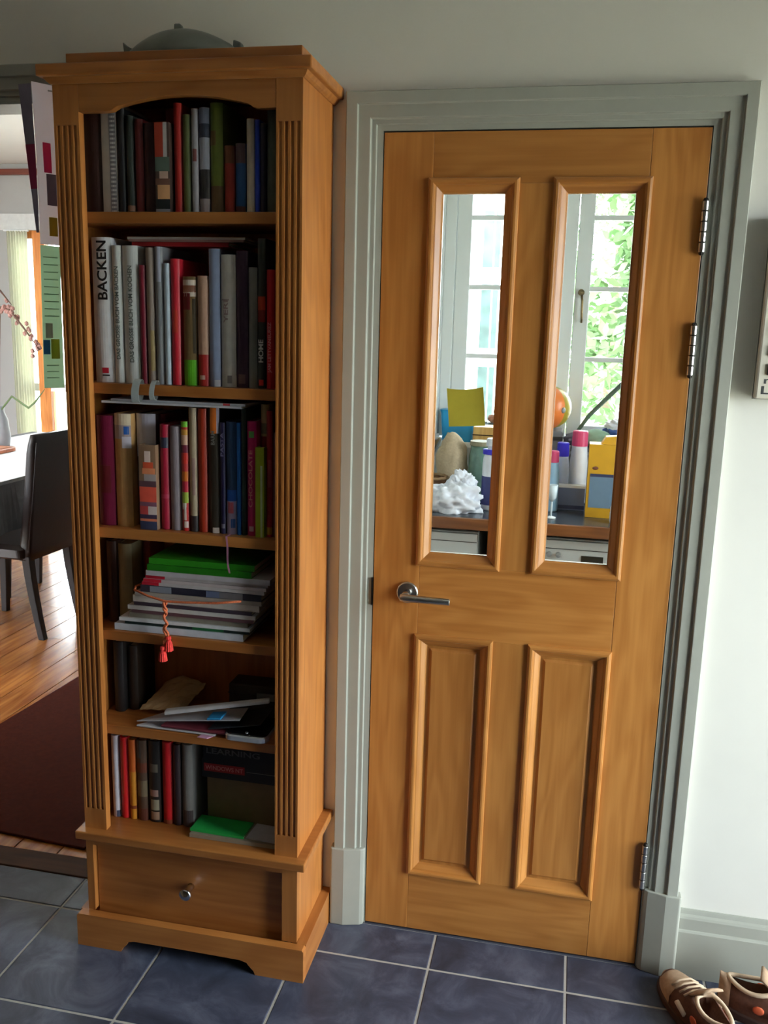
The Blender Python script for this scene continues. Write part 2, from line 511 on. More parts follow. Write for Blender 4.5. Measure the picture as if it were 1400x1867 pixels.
# ------------------------------------------------------------------ the door
door = thing('door_1', (0.3475, 0.02, 0.006), kind='structure')
DY0, DY1 = 0.0, 0.040
ZB = 0.006
dx = [(0.0, 0.1125), (0.5765, 0.695)]
for a, b in dx:
    MB().box(a, b, DY0, DY1, ZB, DOOR_Z1).build('stile', door_v, door, bevel=0.0012)
for z0, z1 in ((1.872, DOOR_Z1), (0.8175, 0.999), (ZB, 0.1685)):
    MB().box(0.1127, 0.5763, DY0 + .0003, DY1, z0, z1).build('rail', door_h, door, bevel=0.0008)
MB().box(0.296, 0.3785, DY0 + .0002, DY1, 0.9992, 1.8718).build('muntin', door_v, door, bevel=0.0008)
MB().box(0.2925, 0.386, DY0 + .0002, DY1, 0.1687, 0.8173).build('muntin', door_v, door, bevel=0.0008)
BEAD = [(-0.006, 0.0005), (-0.006, -0.0035), (-0.0045, -0.0065), (0.0, -0.0085), (0.0045, -0.0085), (0.0075, -0.0070), (0.0095, -0.0030), (0.0125, -0.0015), (0.0225, 0.0075), (0.0245, 0.0105), (0.0265, 0.0115), (0.0265, 0.022), (-0.0005, 0.022), (-0.0005, 0.0005)]
UP = [(0.1095, 0.2990), (0.3830, 0.5785)]
LO = [(0.1125, 0.2935), (0.3890, 0.5725)]
for a, b in UP:
    for s in 'LRTB':
        mitre(BEAD, a, b, 1.001, 1.8775, s).build('glazing_bead', door_v if s in 'LR' else door_h, door)
    MB().box(a + .010, b - .010, 0.0155, 0.0195, 1.012, 1.866).build('pane', glass_m, door)
    MB().box(a + .0262, b - .0262, 0.012, 0.0153, 1.0272, 1.0285).build('glazing_seal', white_paint, door)
for a, b in LO:
    for s in 'LRTB':
        mitre(BEAD, a, b, 0.1715, 0.8155, s).build('panel_bead', door_v if s in 'LR' else door_h, door)
    p0, p1, q0, q1 = a + 0.020, b - 0.020, 0.1915, 0.7955
    MB().loft([[(p0, .0118, q0), (p1, .0118, q0), (p1, .0118, q1), (p0, .0118, q1)],
               [(p0 + .012, .0105, q0 + .012), (p1 - .012, .0105, q0 + .012), (p1 - .012, .0105, q1 - .012), (p0 + .012, .0105, q1 - .012)],
               [(p0 + .018, .0065, q0 + .018), (p1 - .018, .0065, q0 + .018), (p1 - .018, .0065, q1 - .018), (p0 + .018, .0065, q1 - .018)]]).build('panel', door_v, door)
    MB().box(a + .002, b - .002, .0225, .036, 0.173, 0.814).build('panel_back', door_v, door)
# handle
hd = MB().lathe([(0.0, 0.0), (0.0265, 0.0), (0.0265, -0.006), (0.0245, -0.0085), (0.0, -0.009)], 0.086, 0.925, 28, 'y').build('handle', chrome, door, smooth=False, bevel=0.001)
MB().tube([(0.086, -0.008, 0.925), (0.086, -0.046, 0.925)], 0.0095, 14).build('handle_neck', chrome, hd, smooth=True)
lv = [(0.077, -0.050, 0.925), (0.086, -0.0505, 0.925), (0.12, -0.051, 0.9245), (0.16, -0.051, 0.924), (0.196, -0.050, 0.9235)]
MB().tube(lv, [0.0085, 0.0095, 0.009, 0.0085, 0.008], 14).build('handle_lever', chrome, hd, smooth=True, bevel=0.001)
for z0, z1 in ((1.728, 1.834), (1.470, 1.578), (0.224, 0.340)):
    h = MB().box(0.6925, 0.6955, -0.002, 0.03, z0 + .004, z1 - .004).build('hinge', chrome, door)
    n = 5
    for q in range(n):
        a = z0 + (z1 - z0) * q / n
        MB().lathe([(0.0075, a + .0012), (0.0075, a + (z1 - z0) / n - .0012)], 0.694, -0.0075, 14).build('hinge_knuckle', chrome, h, smooth=False, bevel=0.0008)
    MB().lathe([(0.0, z0 - .006), (0.004, z0 - .005), (0.0055, z0 - .001), (0.0055, z1 + .001), (0.004, z1 + .005), (0.0, z1 + .006)], 0.694, -0.0075, 12).build('hinge_pin', plain('dark_steel', srgb(60, 58, 56), 0.4, metal=0.8), h)
# sticky note on the left pane
nt_ = []
for i in range(9):
    u = i / 8
    row = []
    for jx in range(9):
        t = jx / 8
        x = 0.1600 + 0.0845 * t + 0.0095 * u
        z = 1.4165 + 0.006 * t - 0.084 * u + 0.003 * (t - 0.5) ** 2 * (1 - u) * 6
        row.append((x, 0.0148 - 0.006 * u * u - 0.0015 * u * math.sin(t * 3.1), z))
    nt_.append(row)
fb = [[(x, y - 0.0003, z) for x, y, z in r] for r in nt_]
m_ = MB().loft(nt_, False).loft(fb, False)
tag(m_.build('sticky_note', plain('mustard_yellow_paper', srgb(196, 184, 60), 0.7), loc=(0.20, 0.0148, 1.33), smooth=True), 'yellow square sticky note stuck on the left glass pane of the door', 'sticky note')

# ------------------------------------------------------------------ the bookcase
XL, XR, YF, YB = -0.668, -0.118, -0.2335, 0.002
bc = thing('bookcase', (-0.393, -0.12, 0), 'tall narrow honey oak bookcase with fluted pilasters, arched top rail and one bottom drawer', 'bookcase')
for a in (XL, XR - 0.018):
    MB().box(a, a + 0.018, YF + .0202, YB, 0.0, 2.042).build('side_panel', oak_v, bc)
MB().box(XL + .0182, XR - .0182, -0.008, YB - .001, 0.09, 2.042).build('back_panel', oak_v, bc)


def pilaster(x0, x1):
    y0, y1 = YF, YF + 0.020
    m = MB()
    m.box(x0, x1, y0, y1, 0.318, 0.372).box(x0, x1, y0, y1, 1.957, 2.042)
    w_, n = (x1 - x0), 4
    pitch = 0.0128
    c0 = (x0 + x1) / 2 - pitch * (n - 1) / 2
    P = [(x0, y1), (x0, y0)]
    for q in range(n):
        c = c0 + q * pitch
        P += [(c - .0040, y0), (c - .0030, y0 + .0030), (c - .001, y0 + .0045), (c + .001, y0 + .0045), (c + .0030, y0 + .0030), (c + .0040, y0)]
    P += [(x1, y0), (x1, y1)]
    m.prism(P, 'z', 0.372, 1.957)
    return m.build('pilaster', oak_v, bc)


PIN_L, PIN_R = XL + 0.058, XR - 0.056
pilaster(XL, PIN_L)
pilaster(PIN_R, XR)
# arched rail
ap = [(PIN_L, 1.983), (-0.548, 1.983), (-0.536, 1.9845)]
for q in range(17):
    t = q / 16
    ap.append((-0.522 + t * 0.288, 1.9868 + 0.0245 * math.sin(math.pi * (0.06 + 0.88 * t)) ** 0.9))
ap += [(-0.222, 1.9845), (-0.212, 1.983), (PIN_R, 1.983), (PIN_R, 2.042), (PIN_L, 2.042)]
MB().prism(ap, 'y', YF + .0005, YF + .020).build('arched_rail', oak_h, bc, bevel=0.001)
MB().box(XL, XR, YF, YB, 2.0421, 2.0495).build('top_board', oak_h, bc)
# cornice
cv = [(XL - .004, YF - .004), (XR + .004, YF - .004)]
MB().loft([[(XL - .003, YF - .003, 2.038), (XR + .003, YF - .003, 2.038), (XR + .003, YB, 2.038), (XL - .003, YB, 2.038)],
           [(XL - .008, YF - .008, 2.042), (XR + .008, YF - .008, 2.042), (XR + .008, YB, 2.042), (XL - .008, YB, 2.042)],
           [(XL - .013, YF - .013, 2.0495), (XR + .013, YF - .013, 2.0495), (XR + .013, YB, 2.0495), (XL - .013, YB, 2.0495)]]).build('cornice_cove', oak_h, bc)
MB().box(XL - .024, XR + .024, YF - .024, YB, 2.0497, 2.0735).build('cornice', oak_h, bc, bevel=0.003)
MB().box(-0.632, -0.119, YF - .004, YB, 2.0737, 2.0965).build('cornice_cap', oak_h, bc, bevel=0.0015)
# shelves
SHELF = [1.785, 1.417, 1.083, 0.832, 0.590]
for z in SHELF:
    MB().box(XL + .0184, XR - .0184, YF + .0205, -0.0082, z - 0.024, z).build('shelf', oak_h, bc, bevel=0.0015)
BASE_Z = 0.318
MB().box(XL - .0155, XR + .0245, YF - .0235, YB, 0.2965, BASE_Z).build('ledge', oak_h, bc, bevel=0.003)
# drawer carcass
MB().box(XL, -0.6495, YF, YF + .02, 0.09, 0.2963).build('drawer_frame_stile', oak_v, bc)
MB().box(-0.1555, XR, YF, YF + .02, 0.09, 0.2963).build('drawer_frame_stile', oak_v, bc)
MB().box(-0.6493, -0.1557, YF, YF + .02, 0.272, 0.2963).build('drawer_frame_rail', oak_h, bc)
# plinth: front board with cut-out feet and side returns
PL, PR, PY = -0.689, -0.0945, YF - 0.0225
pp = [(PL, 0.0), (PL, 0.083), (PL + .004, 0.0885), (PR - .004, 0.0885), (PR, 0.083), (PR, 0.0)]
cut = [(-0.216, 0.0), (-0.220, 0.010), (-0.230, 0.020), (-0.238, 0.030), (-0.256, 0.0345), (-0.40, 0.0355), (-0.535, 0.0345), (-0.552, 0.030), (-0.556, 0.020), (-0.566, 0.010), (-0.571, 0.0)]
MB().prism(pp + cut, 'y', PY, YF - .0002).build('plinth', oak_h, bc)
MB().box(XR + .0002, PR, YF, YB, 0.0, 0.0885).build('plinth_return', oak_y, bc)
MB().box(PL, XL - .0002, YF, YB, 0.0, 0.0885).build('plinth_return', oak_y, bc)
MB().box(-0.6493, -0.1557, YF - .0001, YF + .02, 0.0550, 0.0745).build('drawer_frame_rail', oak_h, bc)
dr = MB().box(-0.6480, -0.1570, YF + .0165, YF + .030, 0.0755, 0.2710).build('drawer', oak_h, bc, bevel=0.001)
MB().box(-0.64, -0.165, YF + .0302, -0.03, 0.085, 0.255).build('drawer_box', oak_y, dr)
MB().lathe([(0.0, YF + .0163), (0.009, YF + .0163), (0.008, YF + .006), (0.007, YF - .004), (0.010, YF - .011), (0.0150, YF - .016), (0.0162, YF - .021), (0.0135, YF - .025), (0.0, YF - .0265)], -0.396, 0.1870, 20, 'y').build('knob', plain('polished_chrome', srgb(215, 215, 220), 0.12, metal=1.0), dr, smooth=True)

# ------------------------------------------------------------------ books
BOOKM = {}


def bmat(col, rough=0.5):
    key = 'cover_%d_%d_%d' % col
    return plain(key, srgb(*col), rough, var=0.07, scale=45)


paper_m = plain('cream_page_edges', srgb(216, 206, 186), 0.9, var=0.05, scale=200)
ink = plain('black_print', srgb(22, 22, 24), 0.6, var=0.0)
white_ink = plain('white_print', srgb(225, 225, 220), 0.6, var=0.0)


def text_mesh(s):
    cu = bpy.data.curves.new('lettering', 'FONT')
    cu.body = s
    cu.size = 1.0
    cu.offset = 0.022
    ob = bpy.data.objects.new('lettering', cu)
    COL.objects.link(ob)
    bpy.context.view_layer.update()
    me = bpy.data.meshes.new_from_object(ob.evaluated_get(bpy.context.evaluated_depsgraph_get()))
    vv = [v.co.copy() for v in me.vertices]
    ff = [tuple(q.vertices) for q in me.polygons]
    bpy.data.objects.remove(ob, do_unlink=True)
    bpy.data.curves.remove(cu)
    x0, x1 = min(v.x for v in vv), max(v.x for v in vv)
    y0, y1 = min(v.y for v in vv), max(v.y for v in vv)
    return [((v.x - x0) / (x1 - x0), (v.y - y0) / (y1 - y0)) for v in vv], ff


def spine_text(s, x0, x1, z0, z1, y, mat, parent, name='spine_title'):
    """lettering on a face towards -y that reads upwards; letter tops point to -x"""
    uv, ff = text_mesh(s)
    return MB().add([(x1 - v * (x1 - x0), y, z0 + u * (z1 - z0)) for u, v in uv], ff).build(name, mat, parent)


def level_text(s, x0, x1, z0, z1, y, mat, parent, name='title'):
    uv, ff = text_mesh(s)
    return MB().add([(x0 + u * (x1 - x0), y, z0 + v * (z1 - z0)) for u, v in uv], ff).build(name, mat, parent)


def book(x0, x1, zt, col, label, z0, y=-0.185, depth=0.155, bands=(), round_=True, rough=0.45, group=None, name='book', lean=0.0, cat='book'):
    x0 += 0.0006
    x1 -= 0.0006
    w_ = x1 - x0
    r_ = min(0.006, w_ * 0.28) if round_ else 0.001
    N = 9

    def arc(off, xa=x0, xb=x1):
        out = []
        for q in range(N):
            t = q / (N - 1)
            out.append((xa + (xb - xa) * t, y + r_ * (2 * t - 1) ** 2 + off))
        return out
    yb = min(y + depth, -0.0095)
    t = min(0.0022, w_ * 0.2)
    m = MB()
    # spine + boards as one U in plan
    A = arc(0.0)
    P = A + [(x1, yb), (x1 - t, yb), (x1 - t, y + r_ + t)] + [(x0 + t, y + r_ + t), (x0 + t, yb), (x0, yb)]
    m.prism(P, 'z', z0, zt)
    o = m.build(name, bmat(col, rough), loc=((x0 + x1) / 2, y + 0.05, z0))
    tag(o, label, cat, group)
    MB().box(x0 + t + .0002, x1 - t - .0002, y + r_ + t + .0003, yb - .003, z0 + .003, zt - .003).build('pages', paper_m, o)
    H = zt - z0
    for bnd in bands:
        f0, f1, c = bnd[:3]
        xa, xb = (x0 + w_ * bnd[3], x0 + w_ * bnd[4]) if len(bnd) > 3 else (x0, x1)
        n = 7
        F = []
        for q in range(n):
            u = q / (n - 1)
            X = xa + (xb - xa) * u
            tt = (X - x0) / w_
            F.append((X, y + r_ * (2 * tt - 1) ** 2 - 0.0004))
        Bk = [(X, Y + 0.0006) for X, Y in reversed(F)]
        MB().prism(F + Bk, 'z', z0 + H * f0, z0 + H * f1).build('printed_band', bmat(c, rough), o)
    if lean:
        o.rotation_euler.y = lean
    return o


z1_ = SHELF[0] + 0.0005
G1, G2, G3, G6 = 'books on the top shelf', 'books on the second shelf', 'books on the third shelf', 'books on the lowest shelf'
S1 = [
    (-0.630, -0.589, 2.020, (58, 34, 30), 'very dark brown book at the left end of the top shelf', {}),
    (-0.587, -0.552, 2.015, (176, 168, 158), 'pale grey ring-bound book second from the left on the top shelf', dict(bands=[(0, 1, (120, 118, 124), .55, 1.0)] + [(q / 26 + .006, q / 26 + .024, (205, 205, 205), .6, .95) for q in range(26)], round_=False)),
    (-0.551, -0.533, 2.000, (30, 30, 34), 'thin black book right of the grey ring-bound one, top shelf', {}),
    (-0.532, -0.512, 1.985, (44, 52, 48), 'blackish green book on the top shelf beside dark red ones', dict(bands=[(.02, .08, (150, 110, 90))])),
    (-0.511, -0.491, 1.978, (104, 34, 36), 'dark red book left of the dark plum book, top shelf', {}),
    (-0.490, -0.460, 1.970, (64, 36, 42), 'dark plum book left of the bottle-picture booklet, top shelf', {}),
    (-0.420, -0.402, 2.008, (186, 44, 38), 'tall bright red book in the middle of the top shelf', {}),
    (-0.400, -0.382, 1.985, (98, 106, 62), 'olive book just right of the tall red one, top shelf', {}),
    (-0.380, -0.364, 1.996, (178, 176, 184), 'narrow silver grey book in the middle of the top shelf', dict(bands=[(.5, .62, (150, 90, 90), .2, .8)])),
    (-0.363, -0.339, 1.998, (120, 126, 140), 'blue grey book with a mottled photo spine, top shelf', dict(bands=[(0, .14, (168, 158, 160)), (.14, .42, (48, 44, 46)), (.42, .72, (168, 172, 186)), (.72, .85, (60, 66, 84)), (.85, 1, (128, 136, 158))])),
    (-0.338, -0.309, 2.007, (104, 118, 44), 'broad moss green book on the top shelf', dict(bands=[(0, .25, (96, 72, 44)), (.62, .75, (110, 88, 44), 0, .5)])),
    (-0.307, -0.284, 1.922, (160, 50, 40), 'short brick red book with a brownish top, top shelf', dict(bands=[(.74, 1, (116, 66, 42))])),
    (-0.282, -0.259, 1.926, (34, 84, 142), 'short deep blue book with a grey-mauve top, top shelf', dict(bands=[(.72, 1, (92, 74, 84)), (0, .1, (96, 62, 64))])),
    (-0.257, -0.239, 1.974, (224, 212, 190), 'cream spined book beside a thin bright blue one, top shelf', {}),
    (-0.238, -0.227, 1.972, (36, 72, 200), 'thin bright blue book near the right end of the top shelf', {}),
    (-0.226, -0.213, 1.965, (36, 36, 56), 'thin navy book near the right end of the top shelf', {}),
    (-0.212, -0.180, 1.990, (76, 82, 72), 'dull green grey book at the right end of the top shelf', {}),
]
for a, b, zt, c, lb, kw in S1:
    book(a, b, zt, c, lb, z1_, group=G1, **kw)
book(-0.457, -0.422, 2.003, (110, 30, 34), 'tall dark red book behind the bottle-picture booklet, top shelf', z1_, y=-0.145, depth=0.12, group=G1)
book(-0.458, -0.424, 1.968, (80, 64, 58), 'booklet with a bottle picture on its spine, standing forward on the top shelf', z1_, y=-0.196, depth=0.048, round_=False, group=G1,
     bands=[(0, .04, (150, 150, 158)), (.04, .15, (40, 44, 46)), (.15, .31, (226, 172, 122), .15, 1), (.31, .38, (120, 84, 70)), (.38, .46, (206, 176, 160), .3, .9), (.46, .62, (92, 110, 98)), (.62, 1, (180, 66, 48), 0, .6), (.62, 1, (196, 190, 190), .6, .85)])

z2_ = SHELF[1] + 0.0005
S2 = [
    (-0.618, -0.571, 1.734, (222, 224, 228), 'thick white book lettered BACKEN at the left of the second shelf', {}),
    (-0.570, -0.546, 1.717, (200, 202, 198), 'narrow white cookery book right beside the BACKEN book, second shelf', {}),
    (-0.545, -0.507, 1.717, (206, 208, 206), 'wide white cookery book, third from the left, second shelf', {}),
    (-0.505, -0.490, 1.676, (124, 26, 46), 'thin wine red book next to the white cookery books, second shelf', {}),
    (-0.489, -0.469, 1.713, (150, 134, 124), 'taupe book between the wine red and the grey one, second shelf', dict(bands=[(.1, .4, (158, 136, 92), .5, 1)])),
    (-0.468, -0.448, 1.715, (136, 138, 142), 'grey book left of the pale blue one, second shelf', dict(bands=[(.75, 1, (176, 178, 196), .3, .8)])),
    (-0.447, -0.432, 1.680, (190, 206, 220), 'pale blue thin book left of the crimson one, second shelf', {}),
    (-0.431, -0.409, 1.690, (208, 36, 54), 'crimson red book standing left of a gap, second shelf', dict(bands=[(.42, .6, (206, 62, 48), .2, .8)])),
    (-0.403, -0.371, 1.653, (122, 98, 62), 'short brown patterned book with a green foot, second shelf', dict(bands=[(0, .24, (92, 176, 34)), (.7, .85, (112, 30, 34), 0, .6), (.82, .97, (222, 206, 190)), (.86, .92, (176, 92, 46)), (.3, .8, (66, 54, 34), .75, .95)])),
    (-0.369, -0.343, 1.655, (196, 156, 132), 'short pinkish tan book with a red foot, second shelf', dict(bands=[(0, .29, (176, 40, 36)), (.06, .10, (224, 190, 180), .2, .7)])),
    (-0.342, -0.316, 1.712, (146, 160, 192), 'tall light blue book in the middle of the second shelf', dict(bands=[(0, .05, (196, 200, 206), .5, 1)])),
    (-0.314, -0.280, 1.700, (208, 204, 196), 'thick off-white book right of the light blue one, second shelf', dict(bands=[(.03, .09, (116, 108, 108), .45, .75), (.66, .668, (150, 130, 128), .05, .6)])),
    (-0.279, -0.252, 1.708, (62, 38, 62), 'dark aubergine book on the second shelf', dict(bands=[(.03, .1, (122, 96, 98), .2, .8)])),
    (-0.251, -0.231, 1.674, (124, 124, 120), 'mid grey book left of the black HOME book, second shelf', {}),
    (-0.230, -0.212, 1.734, (44, 50, 48), 'tall blackish book with the white word HOME, second shelf', dict(bands=[(.53, .62, (176, 58, 34)), (.45, .53, (118, 34, 30)), (.02, .06, (206, 44, 40), .2, .8)])),
    (-0.210, -0.191, 1.670, (196, 34, 40), 'red book with pale lettering at the right end of the second shelf', {}),
]
B2 = []
for a, b, zt, c, lb, kw in S2:
    B2.append(book(a, b, zt, c, lb, z2_, group=G2, y=-0.193, **kw))
spine_text('BACKEN', -0.603, -0.579, 1.600, 1.7265, -0.1940, ink, B2[0])
MB().box(-0.598, -0.583, -0.1942, -0.1925, 1.438, 1.450).build('publisher_mark', plain('red_print', srgb(206, 34, 60), 0.6), B2[0])
MB().box(-0.598, -0.581, -0.1941, -0.1925, 1.4315, 1.4345).build('publisher_line', ink, B2[0])
grey_ink = plain('grey_print', srgb(96, 104, 98), 0.6)
spine_text('DAS GROSSE BUCH VOM BACKEN', -0.562, -0.5525, 1.470, 1.672, -0.1937, grey_ink, B2[1])
spine_text('DAS GROSSE BUCH VOM KOCHEN', -0.530, -0.5195, 1.464, 1.674, -0.1937, grey_ink, B2[2])
spine_text('HOME', -0.2265, -0.2155, 1.474, 1.523, -0.1937, white_ink, B2[14])
spine_text('JAM LETTVANEUREZ', -0.2055, -0.1955, 1.452, 1.560, -0.1937, plain('pink_print', srgb(226, 140, 140), 0.6), B2[15])
spine_text('YERI', -0.306, -0.296, 1.556, 1.604, -0.1940, plain('mauve_print', srgb(150, 128, 126), 0.6), B2[11])
# magazines lying on those books


def flat_item(name, x0, x1, y0, y1, z0, z1, col, label, cat, group=None, rz=0.0, bands=(), rough=0.5, pages=None, bevel=0.0006):
    """a magazine or book lying flat: cover sheets top and bottom with the paper block between"""
    cx, cy = (x0 + x1) / 2, (y0 + y1) / 2
    h = z1 - z0
    t = min(0.0015, h * 0.22)
    m = MB()
    m.box(x0, x1, y0, y1, z0, z0 + t).box(x0, x1, y0, y1, z1 - t, z1)
    m.box(x0, x1, y0, y0 + 0.0015, z0 + t, z1 - t)
    o = m.build(name, bmat(col, rough), loc=(cx, cy, z0))
    MB().box(x0 + .001, x1 - .001, y0 + .0017, y1 - .001, z0 + t, z1 - t).build('pages', pages or paper_m, o)
    for a, b, c in bands:       # printed on the spine edge
        MB().box(x0 + (x1 - x0) * a, x0 + (x1 - x0) * b, y0 - .0005, y0 + .0002, z0 + h * .04, z1 - h * .04).build('printed_band', bmat(c, rough), o)
    o.rotation_euler.z = rz
    return tag(o, label, cat, group)


GM2 = 'magazines lying on the second-shelf books'
flat_item('magazine', -0.526, -0.300, -0.176, -0.03, 1.7172, 1.7260, (176, 36, 40), 'red-edged magazine lying lowest across the second-shelf books', 'magazine', GM2)
flat_item('magazine', -0.530, -0.264, -0.182, -0.03, 1.7263, 1.7310, (150, 116, 110), 'pinkish magazine lying between a red and a pale one, second shelf', 'magazine', GM2)
flat_item('magazine', -0.536, -0.262, -0.178, -0.03, 1.7313, 1.7365, (192, 186, 180), 'pale magazine lying uppermost across the second-shelf books', 'magazine', GM2)

z3_ = SHELF[2] + 0.0005
S3 = [
    (-0.624, -0.581, 1.341, (122, 26, 62), 'thick raspberry red book at the left end of the third shelf', dict(bands=[(.3, .55, (112, 32, 40), .2, .8)])),
    (-0.579, -0.537, 1.347, (196, 152, 96), 'thick tan book with a white and blue head, third shelf', dict(bands=[(.9, 1, (222, 204, 176)), (.78, .9, (176, 160, 160)), (.82, .89, (44, 98, 176), .62, .9), (.7, .8, (212, 206, 218), .5, 1)])),
    (-0.467, -0.445, 1.327, (176, 26, 58), 'crimson book right of the toy-picture booklet, third shelf', dict(bands=[(.78, .88, (54, 58, 78)), (.3, .34, (196, 60, 90))])),
    (-0.443, -0.4165, 1.324, (152, 140, 146), 'mauve grey book left of the rainbow-coloured one, third shelf', {}),
    (-0.415, -0.3965, 1.336, (196, 44, 44), 'narrow rainbow-coloured book with fruit pictures, third shelf', dict(bands=[(0, .22, (196, 40, 36)), (.03, .09, (236, 226, 218), .35, .9), (.1, .2, (240, 214, 204), .3, .7), (.20, .26, (240, 236, 226), .1, .7), (.26, .36, (170, 190, 70)), (.36, .46, (206, 44, 70)), (.46, .55, (222, 120, 40)), (.55, .62, (206, 60, 60)), (.62, .72, (226, 60, 48)), (.72, .79, (128, 42, 66)), (.79, .88, (222, 178, 150)), (.88, .93, (222, 160, 66)), (.93, .95, (190, 50, 40)), (.95, 1, (126, 206, 60))])),
    (-0.3955, -0.3755, 1.368, (186, 168, 140), 'beige book with a black foot, third shelf', dict(bands=[(0, .13, (50, 42, 44)), (.3, .6, (170, 140, 130), .4, .8)])),
    (-0.3745, -0.3515, 1.367, (176, 52, 26), 'rust red book right of the beige one, third shelf', {}),
    (-0.350, -0.322, 1.370, (54, 46, 36), 'black brown book with an orange picture at its head, third shelf', dict(bands=[(.8, 1, (232, 124, 44), .25, .8), (.8, 1, (186, 176, 190), .8, 1), (.0, .045, (206, 196, 190), .4, .95)])),
    (-0.3205, -0.308, 1.338, (44, 38, 84), 'thin dark indigo book on the third shelf', dict(bands=[(.05, .09, (150, 150, 176), .2, .9)])),
    (-0.307, -0.282, 1.341, (44, 70, 108), 'petrol blue book with a pale picture at its foot, third shelf', dict(bands=[(0, .3, (168, 160, 196)), (.19, .29, (206, 90, 100), .2, .75), (.06, .14, (48, 96, 176), .5, .9), (.3, .4, (40, 96, 190))])),
    (-0.281, -0.271, 1.339, (40, 118, 214), 'very thin bright blue book on the third shelf', {}),
    (-0.270, -0.258, 1.371, (44, 60, 52), 'thin dark green book left of the magenta one, third shelf', {}),
    (-0.257, -0.2345, 1.344, (196, 36, 104), 'magenta book with a green dot near its head, third shelf', dict(bands=[(.86, .915, (104, 190, 96), .25, .8), (.04, .085, (222, 170, 196), .25, .75)])),
    (-0.211, -0.1965, 1.369, (160, 34, 40), 'dark red book right of the lime green one, third shelf', dict(bands=[(.02, .08, (190, 140, 40)), (.4, .62, (176, 76, 76), .3, .9)])),
    (-0.1955, -0.179, 1.321, (130, 88, 88), 'mauve brown book at the right end of the third shelf', {}),
]
B3 = {}
for a, b, zt, c, lb, kw in S3:
    B3[lb[:14]] = book(a, b, zt, c, lb, z3_, group=G3, y=-0.190, **kw)
bk = book(-0.535, -0.4865, 1.347, (104, 92, 90), 'thick book with a white dust-jacket head behind the toy-picture booklet, third shelf', z3_, y=-0.168, depth=0.14, group=G3, bands=[(.62, 1, (216, 214, 228))])
book(-0.4855, -0.469, 1.346, (112, 26, 38), 'dark cherry book behind the toy-picture booklet, third shelf', z3_, y=-0.150, depth=0.13, group=G3)
book(-0.512, -0.4695, 1.280, (150, 118, 92), 'small booklet with orange toy pictures standing forward on the third shelf', z3_, y=-0.203, depth=0.032, round_=False, group=G3,
     bands=[(0, .10, (62, 70, 104)), (.10, .13, (226, 128, 96)), (.13, .18, (70, 56, 84)), (.18, .28, (214, 80, 80), 0, .5), (.18, .28, (220, 200, 196), .5, 1), (.28, .33, (140, 90, 110)), (.33, .51, (240, 96, 76)), (.51, .58, (104, 72, 82)), (.58, .66, (186, 172, 170), .3, 1), (.66, .73, (240, 150, 104), .2, .95), (.73, .8, (232, 96, 62), .25, .85), (.8, .93, (240, 216, 206), .35, .7)])
book(-0.2335, -0.213, 1.380, (196, 176, 128), 'tall straw-coloured book with a red picture behind the lime one, third shelf', z3_, y=-0.165, depth=0.13, group=G3, bands=[(.68, .76, (150, 46, 44)), (.6, .68, (96, 44, 36)), (.78, .86, (140, 140, 110))])
book(-0.2335, -0.2125, 1.288, (164, 186, 44), 'short lime green book standing forward on the third shelf', z3_, y=-0.199, depth=0.032, group=G3, round_=False, bands=[(.0, .8, (206, 222, 176), .62, .85)])
spine_text('BARM', -0.3405, -0.3315, 1.287, 1.318, -0.1907, plain('silver_print', srgb(150, 148, 140), 0.5), B3['black brown bo'])
spine_text('PASTA', -0.318, -0.3105, 1.262, 1.316, -0.1907, plain('lilac_print', srgb(140, 134, 176), 0.6), B3['thin dark indi'])
spine_text('CHOCOLATE', -0.2515, -0.2425, 1.150, 1.280, -0.1907, plain('pink_print', srgb(226, 140, 140), 0.6), B3['magenta book w'])
# magazines on the third-shelf books (rest on the tallest spines, tipped a little)
GM3 = 'white magazines on the third-shelf books'
for q, (a, b, c, z, lb) in enumerate(((-0.596, -0.262, (206, 206, 212), 1.3722, 'lower white magazine lying across the third-shelf books'), (-0.575, -0.254, (196, 198, 208), 1.3774, 'upper white magazine with a red mark, across the third-shelf books'))):
    o = flat_item('magazine', a, b, -0.2075 + .004 * q, -0.03, z, z + 0.0048, c, lb, 'magazine', GM3, bands=[(.84, .89, (206, 60, 70))] if q else ())

# plastic ring straps hanging from the second shelf
strap_m = plain('translucent_grey_plastic', srgb(186, 196, 196), 0.25, var=0.1)


def strap(x, y0, z, r, name, label, wdt=0.010, squash=1.5):
    path = []
    for q in range(25):
        a = 2 * math.pi * q / 24
        path.append((x + 0.003 * math.sin(a), y0 + r * math.cos(a), z + r * squash * math.sin(a)))
    m = MB()
    rings = []
    for X, Y, Z in path:
        rings.append([(X - wdt / 2, Y, Z), (X + wdt / 2, Y, Z), (X + wdt / 2, Y * 1 + .0008, Z + .0008), (X - wdt / 2, Y + .0008, Z + .0008)])
    m.loft(rings, True, False)
    return tag(m.build(name, strap_m, loc=(x, y0, z - r * squash), smooth=False), label, 'strap', 'plastic straps on the second shelf edge')


strap(-0.503, -0.214, 1.402, 0.0135, 'plastic_strap', 'wide translucent plastic strap looped under the second shelf edge', 0.018, 1.9)
strap(-0.463, -0.214, 1.405, 0.0135, 'plastic_strap', 'narrow translucent plastic strap looped right of the wide one', 0.012, 1.6)

